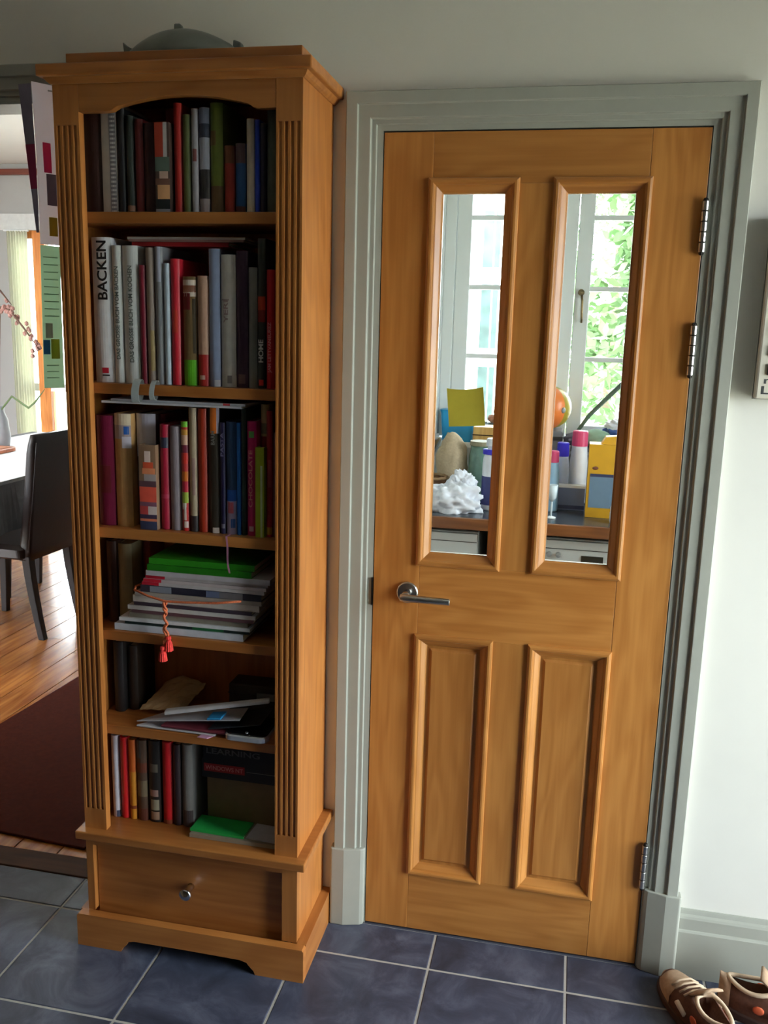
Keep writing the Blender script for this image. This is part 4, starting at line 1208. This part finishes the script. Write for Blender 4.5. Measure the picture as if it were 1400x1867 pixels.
# window
win = thing('window_1', (0.56, 1.72, UW_Z0), kind='structure')
WY0, WY1 = 1.690, 1.745
frm = MB()
frm.box(UW_X0, -0.055, WY0, WY1 + .03, UW_Z0, UW_Z1).box(UW_X1 - .05, UW_X1, WY0, WY1 + .03, UW_Z0, UW_Z1).box(-0.055, UW_X1 - .05, WY0, WY1 + .03, UW_Z1 - .05, UW_Z1).box(-0.055, UW_X1 - .05, WY0, WY1 + .03, UW_Z0, UW_Z0 + .035)
frm.box(0.375, 0.428, WY0 - .006, WY1 + .03, UW_Z0 + .035, UW_Z1 - .05)
frm.build('window_frame', white_paint, win, bevel=0.003)
for a, b in ((-0.052, 0.372), (0.431, 1.167)):
    cz0, cz1 = UW_Z0 + .037, UW_Z1 - .052
    cf = MB().box(a, a + .058, WY0 + .006, WY1, cz0, cz1).box(b - .058, b, WY0 + .006, WY1, cz0, cz1).box(a + .058, b - .058, WY0 + .006, WY1, cz0, cz0 + .045).box(a + .058, b - .058, WY0 + .006, WY1, cz1 - .045, cz1)
    c_ = cf.build('casement', white_paint, win, bevel=0.003)
    bars = [1.450, 1.728, 2.000]
    for z in bars:
        MB().box(a + .058, b - .058, WY0 + .014, WY1 - .01, z - .009, z + .009).build('glazing_bar', white_paint, c_)
    cols = [(a + .058, b - .058)] if b - a < 0.5 else [(a + .058, (a + b) / 2 - .009), ((a + b) / 2 + .009, b - .058)]
    if len(cols) == 2:
        MB().box((a + b) / 2 - .009, (a + b) / 2 + .009, WY0 + .014, WY1 - .01, cz0 + .045, cz1 - .045).build('glazing_bar', white_paint, c_)
    zs = [cz0 + .045] + bars + [cz1 - .045]
    for xa, xb in cols:
        for z0, z1 in zip(zs[:-1], zs[1:]):
            MB().box(xa, xb, WY0 + .028, WY0 + .031, z0 + .009, z1 - .009).build('pane', glass_m, c_)
brass = plain('aged_brass', srgb(150, 128, 92), 0.3, metal=0.9)
hw_ = MB().lathe([(0.0, WY0 + .006), (0.013, WY0 + .006), (0.012, WY0 - .004), (0.007, WY0 - .010), (0.011, WY0 - .020), (0.012, WY0 - .028), (0.0, WY0 - .034)], 0.456, 1.713, 16, 'y').build('window_handle', brass, win, smooth=True)
MB().tube([(0.458, WY0 - .012, 1.706), (0.462, WY0 - .018, 1.68), (0.464, WY0 - .018, 1.615), (0.464, WY0 - .012, 1.595)], 0.0048, 8).build('handle_lever', brass, hw_, smooth=True)
struct(MB().box(UW_X0 - .02, UW_X1 + .02, U_Y1 - .055, WY0 - .0005, UW_Z0 - .024, UW_Z0 - .0005), 'trim_3', white_paint, bevel=0.003)
SILL = UW_Z0

# --- things on the worktop
WZ = 0.9105
GU = 'clutter on the utility worktop'
bag = MB().blob((0.045, 1.115, WZ + .030), (0.105, 0.075, 0.075), 0.32, 2.3, 2.3, 5, flat=WZ, octv=3)
bag.blob((0.075, 1.14, WZ + .085), (0.052, 0.042, 0.052), 0.36, 2.3, 6.4, 5, flat=WZ + .02, octv=3)
tag(bag.build('plastic_bag', plain('white_thin_plastic', srgb(226, 228, 238), 0.35, var=0.02), loc=(0.045, 1.115, WZ), smooth=True), 'crumpled white plastic bag on the worktop behind the left pane', 'plastic bag')


def bottle(name, x, y, z0, h, r, body, cap, label, cap_h, neck=0.55, cap_r=None, parts=()):
    t = thing(name, (x, y, z0), label, 'bottle')
    sh_ = h - cap_h
    MB().lathe([(0.0, z0), (r * .92, z0), (r, z0 + .006), (r, z0 + sh_ * .72), (r * .93, z0 + sh_ * .82), (r * neck, z0 + sh_ * .96), (r * neck, z0 + sh_), (0.0, z0 + sh_)], x, y, 20).build('body', body, t, smooth=True)
    cr = cap_r or r * .72
    MB().lathe([(0.0, z0 + sh_ + .0005), (cr, z0 + sh_ + .0005), (cr * .96, z0 + h - .004), (cr * .86, z0 + h), (0.0, z0 + h)], x, y, 20).build('cap', cap, t, smooth=False, bevel=0.001)
    for zl, zh, mt in parts:
        MB().lathe([(r + .0004, z0 + zl), (r + .0008, z0 + zl + .001), (r + .0008, z0 + zh - .001), (r + .0004, z0 + zh)], x, y, 20).build('bottle_label', mt, t, smooth=True)
    return t


wpl = plain('white_bottle_plastic', srgb(218, 220, 228), 0.35)
blue_p = plain('royal_blue_plastic', srgb(44, 34, 196), 0.4)
pink_p = plain('raspberry_plastic', srgb(212, 70, 116), 0.4)
lilac_p = plain('lilac_plastic', srgb(172, 182, 208), 0.35)
bottle('detergent_bottle', 0.180, 1.180, WZ, 0.262, 0.036, wpl, wpl, 'white and navy detergent bottle right of the plastic bag', 0.028, parts=[(.02, .125, plain('navy_label', srgb(52, 56, 112), 0.5)), (.205, .222, blue_p)])
bottle('detergent_bottle', 0.4885, 1.400, WZ, 0.282, 0.034, wpl, pink_p, 'white bottle with a raspberry pink cap behind the white carton', 0.058, neck=.86, cap_r=0.030)
bottle('spray_bottle', 0.428, 1.335, WZ, 0.242, 0.027, lilac_p, blue_p, 'lilac bottle with a royal blue cap beside the pink-capped bottle', 0.052, neck=.8, cap_r=0.023)
bottle('spray_bottle', 0.3955, 1.230, WZ, 0.222, 0.026, plain('pale_blue_plastic', srgb(150, 186, 214), 0.3), pink_p, 'pale blue bottle with a pink cap at the left of the right pane', 0.042, neck=.8, cap_r=0.0215)
gl_clear = plain('clear_tumbler', srgb(206, 216, 222), 0.08, var=0.0)
t = thing('stem_glass', (0.402, 1.090, WZ), 'small pale stemmed glass at the worktop front edge', 'glass')
MB().lathe([(0.0, WZ), (0.017, WZ), (0.017, WZ + .004), (0.005, WZ + .008), (0.0, WZ + .008)], 0.402, 1.09, 20).build('foot', plain('white_gloss', srgb(235, 238, 240), 0.15), t, smooth=True)
MB().lathe([(0.0035, WZ + .008), (0.0035, WZ + .06)], 0.402, 1.09, 10).build('stem', gl_clear, t, smooth=True)
MB().lathe([(0.004, WZ + .06), (0.016, WZ + .075), (0.018, WZ + .12), (0.0172, WZ + .12), (0.015, WZ + .076), (0.003, WZ + .062)], 0.402, 1.09, 18).build('bowl', gl_clear, t, smooth=True)
t = thing('carton', (0.468, 1.320, WZ), 'low white carton with a blue grey front on the worktop', 'carton')
MB().box(0.4175, 0.5175, 1.262, 1.300, WZ, WZ + .083).build('body', plain('slate_blue_card', srgb(110, 120, 150), 0.6), t)
MB().box(0.4170, 0.5180, 1.2615, 1.3005, WZ + .0832, WZ + .092).build('lid', plain('white_card', srgb(228, 228, 232), 0.6), t)
MB().box(0.4172, 0.5178, 1.2612, 1.2622, WZ + .004, WZ + .018).build('printed_band', plain('navy_card', srgb(44, 50, 84), 0.6), t)
t = thing('washing_powder_box', (0.565, 1.2, WZ), 'tall yellow box with a grey blue lower panel behind the right pane', 'box')
yel = plain('mustard_card', srgb(206, 152, 26), 0.5)
MB().box(0.520, 0.640, 1.150, 1.235, WZ, WZ + .262).build('body', yel, t)
MB().box(0.5285, 0.6395, 1.1488, 1.1498, WZ + .036, WZ + .155).build('printed_panel', plain('steel_blue_print', srgb(104, 128, 150), 0.5), t)
MB().box(0.5285, 0.6395, 1.1485, 1.1497, WZ + .1475, WZ + .158).build('printed_band', plain('navy_card', srgb(44, 50, 84), 0.6), t)
MB().blob((0.545, 1.1495, WZ + .178), (.011, .0012, .006), 0.1, 2, 1, 2).build('emblem', plain('brown_emblem', srgb(120, 66, 44), 0.6), t)
MB().loft([[(0.560, 1.16, WZ + .2625), (0.640, 1.16, WZ + .2625), (0.640, 1.225, WZ + .2625), (0.560, 1.225, WZ + .2625)], [(0.575, 1.165, WZ + .288), (0.638, 1.165, WZ + .294), (0.638, 1.22, WZ + .294), (0.575, 1.22, WZ + .288)]]).build('top_flap', yel, t)
bottle('dosing_tub', 0.628, 1.080, WZ, 0.062, 0.026, wpl, wpl, 'small white tub at the right of the yellow box', 0.012, neck=.95, cap_r=0.026)
# ball on a grey storage box
o = MB().box(0.29, 0.42, 1.44, 1.58, WZ, WZ + .272).build('storage_box', plain('grey_card', srgb(120, 120, 126), 0.7), loc=(0.355, 1.51, WZ), bevel=0.003)
tag(o, 'grey storage box under the beach ball', 'box')
MB().box(0.287, 0.423, 1.437, 1.583, WZ + .235, WZ + .250).build('lid_rim', plain('dark_grey_key', srgb(62, 62, 64), 0.5), o)
BR, BC = 0.083, Vector((0.366, 1.515, WZ + .2725 + .083))
ball = thing('beach_ball', (BC.x, BC.y, BC.z - BR), 'orange and yellow striped beach ball in front of the utility window', 'ball')
gc = [srgb(236, 140, 64), srgb(240, 214, 48), srgb(236, 130, 60), srgb(176, 156, 40), srgb(236, 140, 64), srgb(240, 214, 48), srgb(236, 130, 60), srgb(176, 156, 40)]
for g in range(8):
    m = MB()
    rg = []
    for i in range(13):
        th = math.pi * i / 12
        rg.append([BC + BR * Vector((math.sin(th) * math.cos(a), math.sin(th) * math.sin(a), math.cos(th))) for a in [2 * math.pi * (g + q / 5) / 8 for q in range(6)]])
    m.loft(rg, False)
    m.build('gore', plain('ball_gore_%d' % (g % 4), gc[g], 0.35), ball, smooth=True)
MB().blob(tuple(BC + Vector((0.052, -0.062, -0.004))), (0.010, 0.010, 0.012), .02, 2, 1, 2).build('valve', plain('grey_plastic', srgb(150, 152, 152), 0.4), ball)
# green cushion-like bottle, stick and blue bag on the sill
o = MB().blob((0.545, 1.50, WZ + .245), (0.062, 0.045, 0.034), 0.12, 1.8, 2.2, 4)
tag(o.build('folded_cloth', plain('sage_cloth', srgb(136, 164, 140), 0.9, bump=0.3), loc=(0.545, 1.50, WZ + .211), smooth=True), 'sage green folded cloth on the pile below the window', 'cloth')
o = MB().box(0.455, 0.66, 1.44, 1.60, WZ, WZ + .2125).build('storage_box', plain('charcoal_plastic', srgb(84, 84, 94), 0.6), loc=(0.56, 1.52, WZ), bevel=0.004)
tag(o, 'dark grey storage box under the sage green cloth', 'box')
MB().box(0.452, 0.663, 1.437, 1.603, WZ + .185, WZ + .196).build('lid_rim', plain('grey_plastic', srgb(150, 152, 152), 0.4), o)
o = MB().blob((0.468, 1.475, WZ + .2385), (0.040, 0.030, 0.026), 0.25, 2.4, 7.2, 4)
tag(o.build('rag', plain('grey_cloth', srgb(112, 110, 122), 0.9, bump=0.3), loc=(0.468, 1.475, WZ + .2125), smooth=True), 'grey crumpled rag left of the sage green cloth', 'cloth')
o = MB().tube([(0.440, 1.590, SILL + .010), (0.52, 1.600, 1.235), (0.60, 1.610, 1.322), (0.80, 1.630, 1.535)], [0.006, 0.0085, 0.0095, 0.009], 10)
tag(o.build('garden_cane', plain('dark_green_cane', srgb(88, 108, 88), 0.5), loc=(0.44, 1.59, SILL), smooth=True), 'dark green cane leaning at a slant across the window', 'cane')
o = MB().blob((0.635, 1.565, WZ + .255), (0.055, 0.040, 0.045), 0.35, 2.2, 9.1, 4, flat=WZ + .213)
bb = o.build('blue_bag', plain('blue_plastic_film', srgb(72, 96, 166), 0.4), loc=(0.635, 1.565, WZ + .213), smooth=True)
tag(bb, 'crumpled blue and white bag below the window at right', 'bag')
MB().blob((0.625, 1.56, WZ + .292), (0.046, 0.032, 0.022), 0.35, 2.6, 3.1, 4).build('white_part', plain('white_thin_plastic', srgb(226, 228, 238), 0.35), bb, smooth=True)
# left pane clutter
o = MB().blob((0.010, 1.355, WZ + .125), (0.060, 0.052, 0.128), 0.14, 1.7, 5.0, 4, flat=WZ)
tag(o.build('cloth_sack', plain('beige_linen', srgb(184, 164, 136), 0.95, var=0.1, scale=140, bump=0.4), loc=(0.01, 1.37, WZ), smooth=True), 'beige linen sack slumped behind the plastic bag', 'sack')
bs = thing('basket', (-0.060, 1.245, WZ), 'brown woven basket left behind the plastic bag', 'basket')
wick = plain('brown_wicker', srgb(124, 88, 60), 0.8, var=0.3, scale=60, bump=0.6)
MB().lathe([(0.0, WZ), (0.052, WZ), (0.066, WZ + .095), (0.062, WZ + .095), (0.048, WZ + .006), (0.0, WZ + .006)], -0.060, 1.245, 24).build('bowl', wick, bs, smooth=True)
rgp = [(-0.060 + .065 * math.cos(2 * math.pi * q / 28), 1.245 + .065 * math.sin(2 * math.pi * q / 28), WZ + .097 + .002 * (q % 2)) for q in range(29)]
MB().tube(rgp, 0.006, 8, False).build('rim', plain('pale_wicker', srgb(170, 136, 100), 0.8), bs, smooth=True)
gj = thing('green_jar', (0.122, 1.330, WZ), 'tall green glass jar between the sack and the detergent bottle', 'jar')
MB().lathe([(0.0, WZ), (0.042, WZ), (0.046, WZ + .01), (0.046, WZ + .17), (0.040, WZ + .2), (0.040, WZ + .215), (0.036, WZ + .215), (0.0, WZ + .19)], 0.122, 1.330, 22).build('body', plain('bottle_green_glass', srgb(98, 128, 114), 0.12, var=0.2), gj, smooth=True)
MB().lathe([(0.0, WZ + .2155), (0.043, WZ + .2155), (0.043, WZ + .232), (0.0, WZ + .234)], 0.122, 1.330, 22).build('lid', plain('olive_lid', srgb(132, 124, 96), 0.5), gj)
wb = MB().box(0.075, 0.190, 1.455, 1.560, WZ, WZ + .272).build('wooden_box', wood('honey_box_wood', srgb(222, 178, 104), srgb(176, 128, 62), 2), loc=(0.13, 1.51, WZ), bevel=0.003)
tag(wb, 'honey-coloured wooden box below the yellow note', 'box')
MB().box(0.073, 0.192, 1.453, 1.562, WZ + .238, WZ + .242).build('lid_seam', plain('dark_board_gap2', srgb(70, 46, 26), 0.9), wb)
st_ = thing('steel_bowl', (-0.100, 1.440, WZ), 'shallow steel bowl tilted at the left of the sack', 'bowl')
steel = plain('polished_steel', srgb(200, 206, 212), 0.2, metal=0.9)
MB().lathe([(0.0, WZ + .150), (0.040, WZ + .152), (0.070, WZ + .215), (0.073, WZ + .232), (0.068, WZ + .232), (0.038, WZ + .158), (0.0, WZ + .156)], -0.118, 1.455, 26).build('bowl', steel, st_, smooth=True)
MB().lathe([(0.0, WZ), (0.045, WZ), (0.045, WZ + .149), (0.0, WZ + .149)], -0.118, 1.455, 20).build('pedestal', wpl, st_, smooth=False)
tb = thing('blue_tub', (-0.03, 1.635, SILL), 'turquoise blue plastic tub on the window sill', 'tub')
MB().loft([[(x, y, SILL) for x, y in rrect(-0.010, 1.645, .060, .030, .012)], [(x, y, SILL + .125) for x, y in rrect(-0.010, 1.645, .070, .036, .014)], [(x, y, SILL + .125) for x, y in rrect(-0.010, 1.645, .066, .032, .012)], [(x, y, SILL + .006) for x, y in rrect(-0.010, 1.645, .056, .027, .010)]]).build('body', plain('turquoise_plastic', srgb(34, 150, 206), 0.4), tb, smooth=False)
MB().loft([[(x, y, SILL + .118) for x, y in rrect(-0.010, 1.645, .0705, .0365, .014)], [(x, y, SILL + .130) for x, y in rrect(-0.010, 1.645, .0735, .0395, .016)]]).build('rim', plain('turquoise_plastic', srgb(34, 150, 206), 0.4), tb)
pt = thing('grey_pot', (0.152, 1.635, SILL), 'small grey pot of pinkish dried flowers on the sill', 'plant pot')
MB().lathe([(0.0, SILL), (0.030, SILL), (0.040, SILL + .085), (0.036, SILL + .085), (0.028, SILL + .070), (0.0, SILL + .070)], 0.152, 1.640, 20).build('pot', plain('grey_glaze', srgb(112, 118, 116), 0.4), pt, smooth=True)
for q, (a, b, c, r_, cc) in enumerate(((-.018, 0, .100, .020, (206, 150, 130)), (.012, .008, .122, .022, (134, 84, 66)), (.016, -.012, .095, .020, (222, 176, 156)), (-.002, .01, .128, .016, (196, 140, 120)))):
    MB().blob((0.152 + a, 1.640 + b, SILL + c), (r_, r_, r_ * .8), .35, 3, q + .5, 3).build('flower', plain('dried_flower_%d' % q, srgb(*cc), 0.8), pt, smooth=True)

# ------------------------------------------------------------------ outside the utility window
hs = thing('outbuilding', (-1.6, 6.4, -0.16), 'white rendered outbuilding with a tall window seen through the left pane', 'building')
rend = plain('white_render', srgb(236, 236, 230), 0.9, var=0.02)
MB().box(-4.0, -0.05, 6.0, 8.0, -0.16, 4.2).build('wall', rend, hs)
MB().prism([(5.7, 4.2), (8.3, 4.2), (7.0, 5.2)], 'x', -4.2, 0.12).build('roof', plain('slate_roof', srgb(90, 94, 100), 0.8), hs)
pn = plain('painted_reflection_pane', srgb(66, 84, 82), 0.35, var=0.35, scale=9)  # greenery reflection painted into the pane colour
for z0, z1 in ((0.55, 1.24), (1.40, 1.95), (2.09, 2.56), (2.70, 3.2)):
    f_ = MB().box(-0.415, -0.205, 5.985, 5.999, z0 - .03, z1 + .03).build('window', white_paint, hs)
    MB().box(-0.385, -0.300, 5.978, 5.986, z0, z1).build('pane', pn, f_)
    MB().box(-0.285, -0.240, 5.978, 5.986, z0, z1).build('pane', pn, f_)


def tree(name, x, y, zc, rx, rz, label, col, seed, n=2600):
    r = random.Random(seed)
    t = thing(name, (x, y, -0.16), label, 'tree', 'garden trees')
    MB().tube([(x, y, -0.16), (x + .05, y, zc * .5), (x - .03, y + .05, zc)], [0.11, 0.08, 0.04], 8).build('trunk', plain('bark', srgb(96, 84, 70), 0.95, var=0.2), t, smooth=True)
    m = MB()
    cl = [(r.gauss(0, .5), r.gauss(0, .5), r.gauss(0, .5), r.uniform(.25, .5)) for _ in range(26)]
    for _ in range(n):
        c = cl[r.randrange(len(cl))]
        d = Vector((r.gauss(0, 1), r.gauss(0, 1), r.gauss(0, 1))).normalized() * c[3] * r.random() ** .4
        p_ = Vector((x + (c[0] + d.x) * rx, y + (c[1] + d.y) * rx, zc + (c[2] + d.z) * rz))
        if p_.z < 0.3:
            continue
        a = Vector((r.gauss(0, 1), r.gauss(0, 1), r.gauss(0, .6))).normalized()
        b = a.cross(Vector((r.gauss(0, 1), r.gauss(0, 1), r.gauss(0, 1)))).normalized()
        s = r.uniform(.06, .12)
        m.add([p_ - a * s, p_ - b * s * .45, p_ + a * s, p_ + b * s * .45], [(0, 1, 2, 3)])
    tag(m.build('foliage', plain('leaf_%s' % seed, srgb(*col), 0.6, var=0.3, scale=3), t), kind='stuff')
    return t


tree('garden_tree', 1.22, 8.3, 2.45, 0.78, 1.5, 'light green garden tree nearest the utility window', (92, 122, 74), 3, 3200)
tree('garden_tree', 6.2, 12.5, 3.0, 1.9, 2.2, 'bigger darker tree further back on the right of the garden', (72, 98, 64), 5)
tree('garden_tree', 1.2, 18.5, 4.6, 1.9, 2.1, 'tall pale tree far back behind the nearest one', (90, 118, 78), 9)

# ------------------------------------------------------------------ dining room
# rug
o = MB().box(-1.60, -0.80, 0.145, 2.6, 0.0006, 0.010).build('rug', plain('dark_red_wool', srgb(74, 30, 20), 0.95, var=0.15, scale=60, bump=0.5, spec=0.08), loc=(-1.2, 1.4, 0), bevel=0.003)
o.rotation_euler.z = math.radians(-4)
tag(o, 'dark red wool rug on the dining room boards behind the bookcase', 'rug')
# window with curtain and wooden frame
dw = thing('window_2', (-2.9, 4.45, DW_Z0), kind='structure')
owood = wood('orange_pine', srgb(226, 150, 78), srgb(186, 108, 48), 2)
for a, b in ((-3.86, -3.83), (-3.70, -3.60), (-2.95, -2.86), (-1.95, -1.90)):
    MB().box(a, b, 4.40, 4.47, DW_Z0, DW_Z1).build('window_post', owood, dw, bevel=0.004)
for z in (DW_Z0 + .03, 1.02, DW_Z1 - .03):
    for a, b in ((-3.83, -3.70), (-3.60, -2.95), (-2.86, -1.95)):
        MB().box(a, b, 4.405, 4.465, z - .03, z + .03).build('window_rail', owood if z != 1.02 else white_paint, dw)
for a, b in ((-3.83, -3.70), (-3.60, -2.95), (-2.86, -1.95)):
    for z0, z1 in ((DW_Z0 + .06, .99), (1.05, DW_Z1 - .06)):
        MB().box(a, b, 4.433, 4.437, z0, z1).build('pane', glass_m, dw)
struct(MB().box(DW_X0 - .10, DW_X1 + .1, 4.375, 4.3995, DW_Z1, 2.335), 'trim_4', plain('pale_grey_paint', srgb(206, 208, 206), 0.5))
# curtain
cu = []
for i in range(49):
    u = i / 48
    cu.append((-3.875 + 0.168 * u, 4.340 + 0.012 * math.sin(u * 46)))
P = cu + [(x, y + .003) for x, y in reversed(cu)]
m_cur = bpy.data.materials.new('white_voile')
m_cur.use_nodes = True
_nt = m_cur.node_tree
_p = _nt.nodes['Principled BSDF']
_p.inputs['Base Color'].default_value = srgb(232, 234, 222)
_p.inputs['Roughness'].default_value = 0.9
_tl = _nt.nodes.new('ShaderNodeBsdfTranslucent')
_tl.inputs['Color'].default_value = srgb(236, 238, 222)
_mx = _nt.nodes.new('ShaderNodeMixShader')
_mx.inputs[0].default_value = 0.5
_nt.links.new(_p.outputs[0], _mx.inputs[1]); _nt.links.new(_tl.outputs[0], _mx.inputs[2])
_nt.links.new(_mx.outputs[0], _nt.nodes['Material Output'].inputs['Surface'])
cz = MB().prism(P, 'z', 0.03, 2.205).build('curtain', m_cur, loc=(-3.82, 4.34, 0.03), smooth=False)
tag(cz, 'white pleated curtain at the left of the dining room window', 'curtain')
MB().tube([(-3.90, 4.345, 2.208), (-3.69, 4.345, 2.208)], 0.008, 10).build('curtain_rail', white_paint, cz)
# table
tbl = thing('dining_table', (-2.85, 2.3, 0), 'dining table with a pale top at the left edge beyond the opening', 'table')
twood = wood('dark_table_wood', srgb(96, 66, 46), srgb(64, 42, 30), 1)
MB().box(-3.35, -2.33, 1.0, 3.75, 0.715, 0.745).build('tabletop', twood, tbl, bevel=0.004)
for a in (-3.30, -2.45):
    for b in (1.06, 3.60):
        MB().box(a, a + .07, b, b + .07, 0, 0.7148).build('leg', twood, tbl, bevel=0.004)
cl = MB()
cl.box(-3.37, -2.312, 0.98, 3.77, 0.7455, 0.7485)
n = 80
for sx in (-2.312, -3.37):
    ring = []
    A = []
    for q in range(n + 1):
        y = 0.98 + 2.79 * q / n
        wv = 0.010 * math.sin(q * 0.9) + .004
        sg = 1 if sx > -3 else -1
        A.append([(sx, y, 0.7485), (sx + sg * .008, y, 0.735), (sx + sg * (.012 + wv), y, 0.49), (sx + sg * (.010 + wv), y, 0.49), (sx + sg * .005, y, 0.735)])
    cl.loft(A)
tag(cl.build('tablecloth', plain('linen_with_painted_shade', srgb(112, 114, 116), 0.9, bump=0.3), loc=(-2.85, 2.3, 0.49), smooth=False), 'tablecloth drape hanging from the dining table, its shade painted grey', 'tablecloth')  # shaded drape of a white cloth, the shade put into its grey
rn = MB().box(-3.30, -2.318, 1.10, 3.76, 0.7490, 0.7510)
rn.box(-2.3185, -2.3105, 1.10, 3.76, 0.7490, 0.7510)
tag(rn.build('table_cover', plain('white_linen', srgb(232, 232, 236), 0.85, bump=0.2), loc=(-2.8, 2.2, 0.749)), 'white linen cover spread over the tablecloth with its shade-grey drape', 'tablecloth')
o = MB().prism(rrect(-3.10, 2.72, .22, .15, .05), 'z', 0.7515, 0.775).build('wooden_board', wood('terracotta_wood', srgb(206, 118, 70), srgb(166, 84, 46), 0), loc=(-3.0, 2.75, 0.7515), bevel=0.004)
tag(o, 'orange brown wooden board on the white table cover', 'board')
MB().prism(rrect(-3.10, 2.72, .19, .12, .035), 'z', 0.7752, 0.7766).build('inlay', wood('pale_inlay', srgb(216, 140, 92), srgb(180, 104, 60), 0), o)

# dark leather dining chairs
lea = plain('dark_brown_leather', srgb(32, 23, 22), 0.45, var=0.12, scale=60, bump=0.15)
legm = wood('black_brown_wood', srgb(34, 22, 18), srgb(20, 13, 10), 2, rough=0.65, coat=0.0)


def make_chair(label):
    t = thing('dining_chair', (0, 0, 0), label, 'chair', 'leather dining chairs along the table')      # faces -x ; origin under the backrest
    rings = []
    for i in range(15):       # backrest from seat level up, tilting to +x
        u = i / 14
        z = 0.40 + 0.615 * u
        x = 0.0 + 0.075 * u ** 1.3
        hy = 0.185 - 0.012 * math.sin(u * math.pi)
        th = 0.055 - 0.018 * u
        if u > 0.9:
            th *= 1 - (u - .9) * 5
            hy -= (u - .9) * .12
        sec = rrect(x, 0.0, th / 2 + .006, hy, min(0.02, th / 2 + .004), 4)
        rings.append([(X + 0.012 * (Y / .19) ** 2 * -1, Y, z) for X, Y in sec])
    MB().loft(rings).build('backrest', lea, t, smooth=True)
    MB().loft([[(x, y, 0.405) for x, y in rrect(-0.215, 0, .205, .195, .03)], [(x, y, 0.415) for x, y in rrect(-0.215, 0, .215, .208, .03)], [(x, y, 0.455) for x, y in rrect(-0.215, 0, .215, .208, .035)], [(x, y, 0.475) for x, y in rrect(-0.215, 0, .19, .185, .03)]]).build('seat', lea, t, smooth=False, bevel=0.006)
    for sx, sy in ((0, 1), (0, -1), (1, 1), (1, -1)):
        x0, x1 = ((0.0, 0.062) if sx == 0 else (-0.385, -0.40))
        rings = []
        for q in range(5):
            u = q / 4
            x = x0 + (x1 - x0) * u ** 1.4
            h_ = 0.022 - 0.006 * u
            y = sy * 0.163
            z = 0.42 - 0.42 * u
            rings.append([(x - h_, y - h_, z), (x + h_, y - h_, z), (x + h_, y + h_, z), (x - h_, y + h_, z)])
        MB().loft(rings).build('leg', legm, t, bevel=0.003)
    for sy in (-1, 1):
        pth = []
        for q in range(9):
            u = q / 8
            pth.append((0.028 - .012 + 0.075 * u ** 1.3 + .004, sy * (0.181 - 0.012 * math.sin(u * math.pi)), 0.44 + 0.54 * u))
        MB().tube(pth, 0.0035, 6).build('piping', lea, t, smooth=True)
    return t


def dup(root, loc, rz, label):
    r = root.copy()
    COL.objects.link(r)
    r.location = loc
    r.rotation_euler = (0, 0, rz)
    r['label'] = label
    for c in root.children:
        d = c.copy()
        COL.objects.link(d)
        d.parent = r
    return r


c0 = make_chair('dark brown leather dining chair nearest the bookcase, seen from behind')
c0.location = (-2.085, 1.885, 0)
c0.rotation_euler.z = math.radians(-3)
dup(c0, (-2.205, 2.44, 0), math.radians(2), 'second dark leather dining chair, partly hidden behind the nearest one')

# dried twigs in a vase on the table
vs_ = thing('twig_vase', (-2.98, 2.9, 0.7515), 'vase of dried reddish twigs on the dining table by the curtain', 'vase')
MB().lathe([(0.0, .7515), (.05, .7515), (.062, .82), (.05, .93), (.03, .98), (.036, 1.01), (.031, 1.01), (.025, .98), (0.0, .96)], -3.06, 2.95, 22).build('vase', plain('grey_stoneware', srgb(150, 150, 152), 0.5), vs_, smooth=True)
tw_m = plain('dry_twig', srgb(110, 82, 70), 0.9, var=0.2)
bl_m = plain('dried_bloom', srgb(176, 132, 122), 0.9, var=0.25, scale=80)
rt = random.Random(4)
for q, (pts, bl) in enumerate((([(-3.06, 2.95, .97), (-3.02, 2.93, 1.35), (-2.95, 2.86, 1.62), (-2.86, 2.82, 1.60), (-2.76, 2.80, 1.50), (-2.66, 2.80, 1.37)], 1),
                              ([(-3.06, 2.95, .97), (-3.04, 2.92, 1.45), (-2.98, 2.85, 1.74), (-2.90, 2.80, 1.71), (-2.83, 2.80, 1.63)], 0),
                              ([(-3.06, 2.95, .97), (-2.93, 2.90, 1.08), (-2.78, 2.84, 1.02), (-2.72, 2.82, 1.06), (-2.64, 2.80, 1.14)], 2))):
    sp = MB().tube(pts, [0.006] * (len(pts) - 1) + [0.002], 6).build('twig', tw_m if bl != 2 else plain('green_stem', srgb(92, 112, 72), 0.8), vs_, smooth=True)
    if bl == 1:
        m = MB()
        for k_ in range(34):
            u = rt.uniform(.45, 1)
            f = u * (len(pts) - 1)
            i = min(int(f), len(pts) - 2)
            p_ = Vector(pts[i]).lerp(Vector(pts[i + 1]), f - i) + Vector((rt.gauss(0, .016), rt.gauss(0, .016), rt.gauss(0, .02)))
            m.blob(tuple(p_), (.013, .013, .016), .3, 2, k_, 1)
        tag(m.build('blossom', bl_m, sp), kind='stuff')
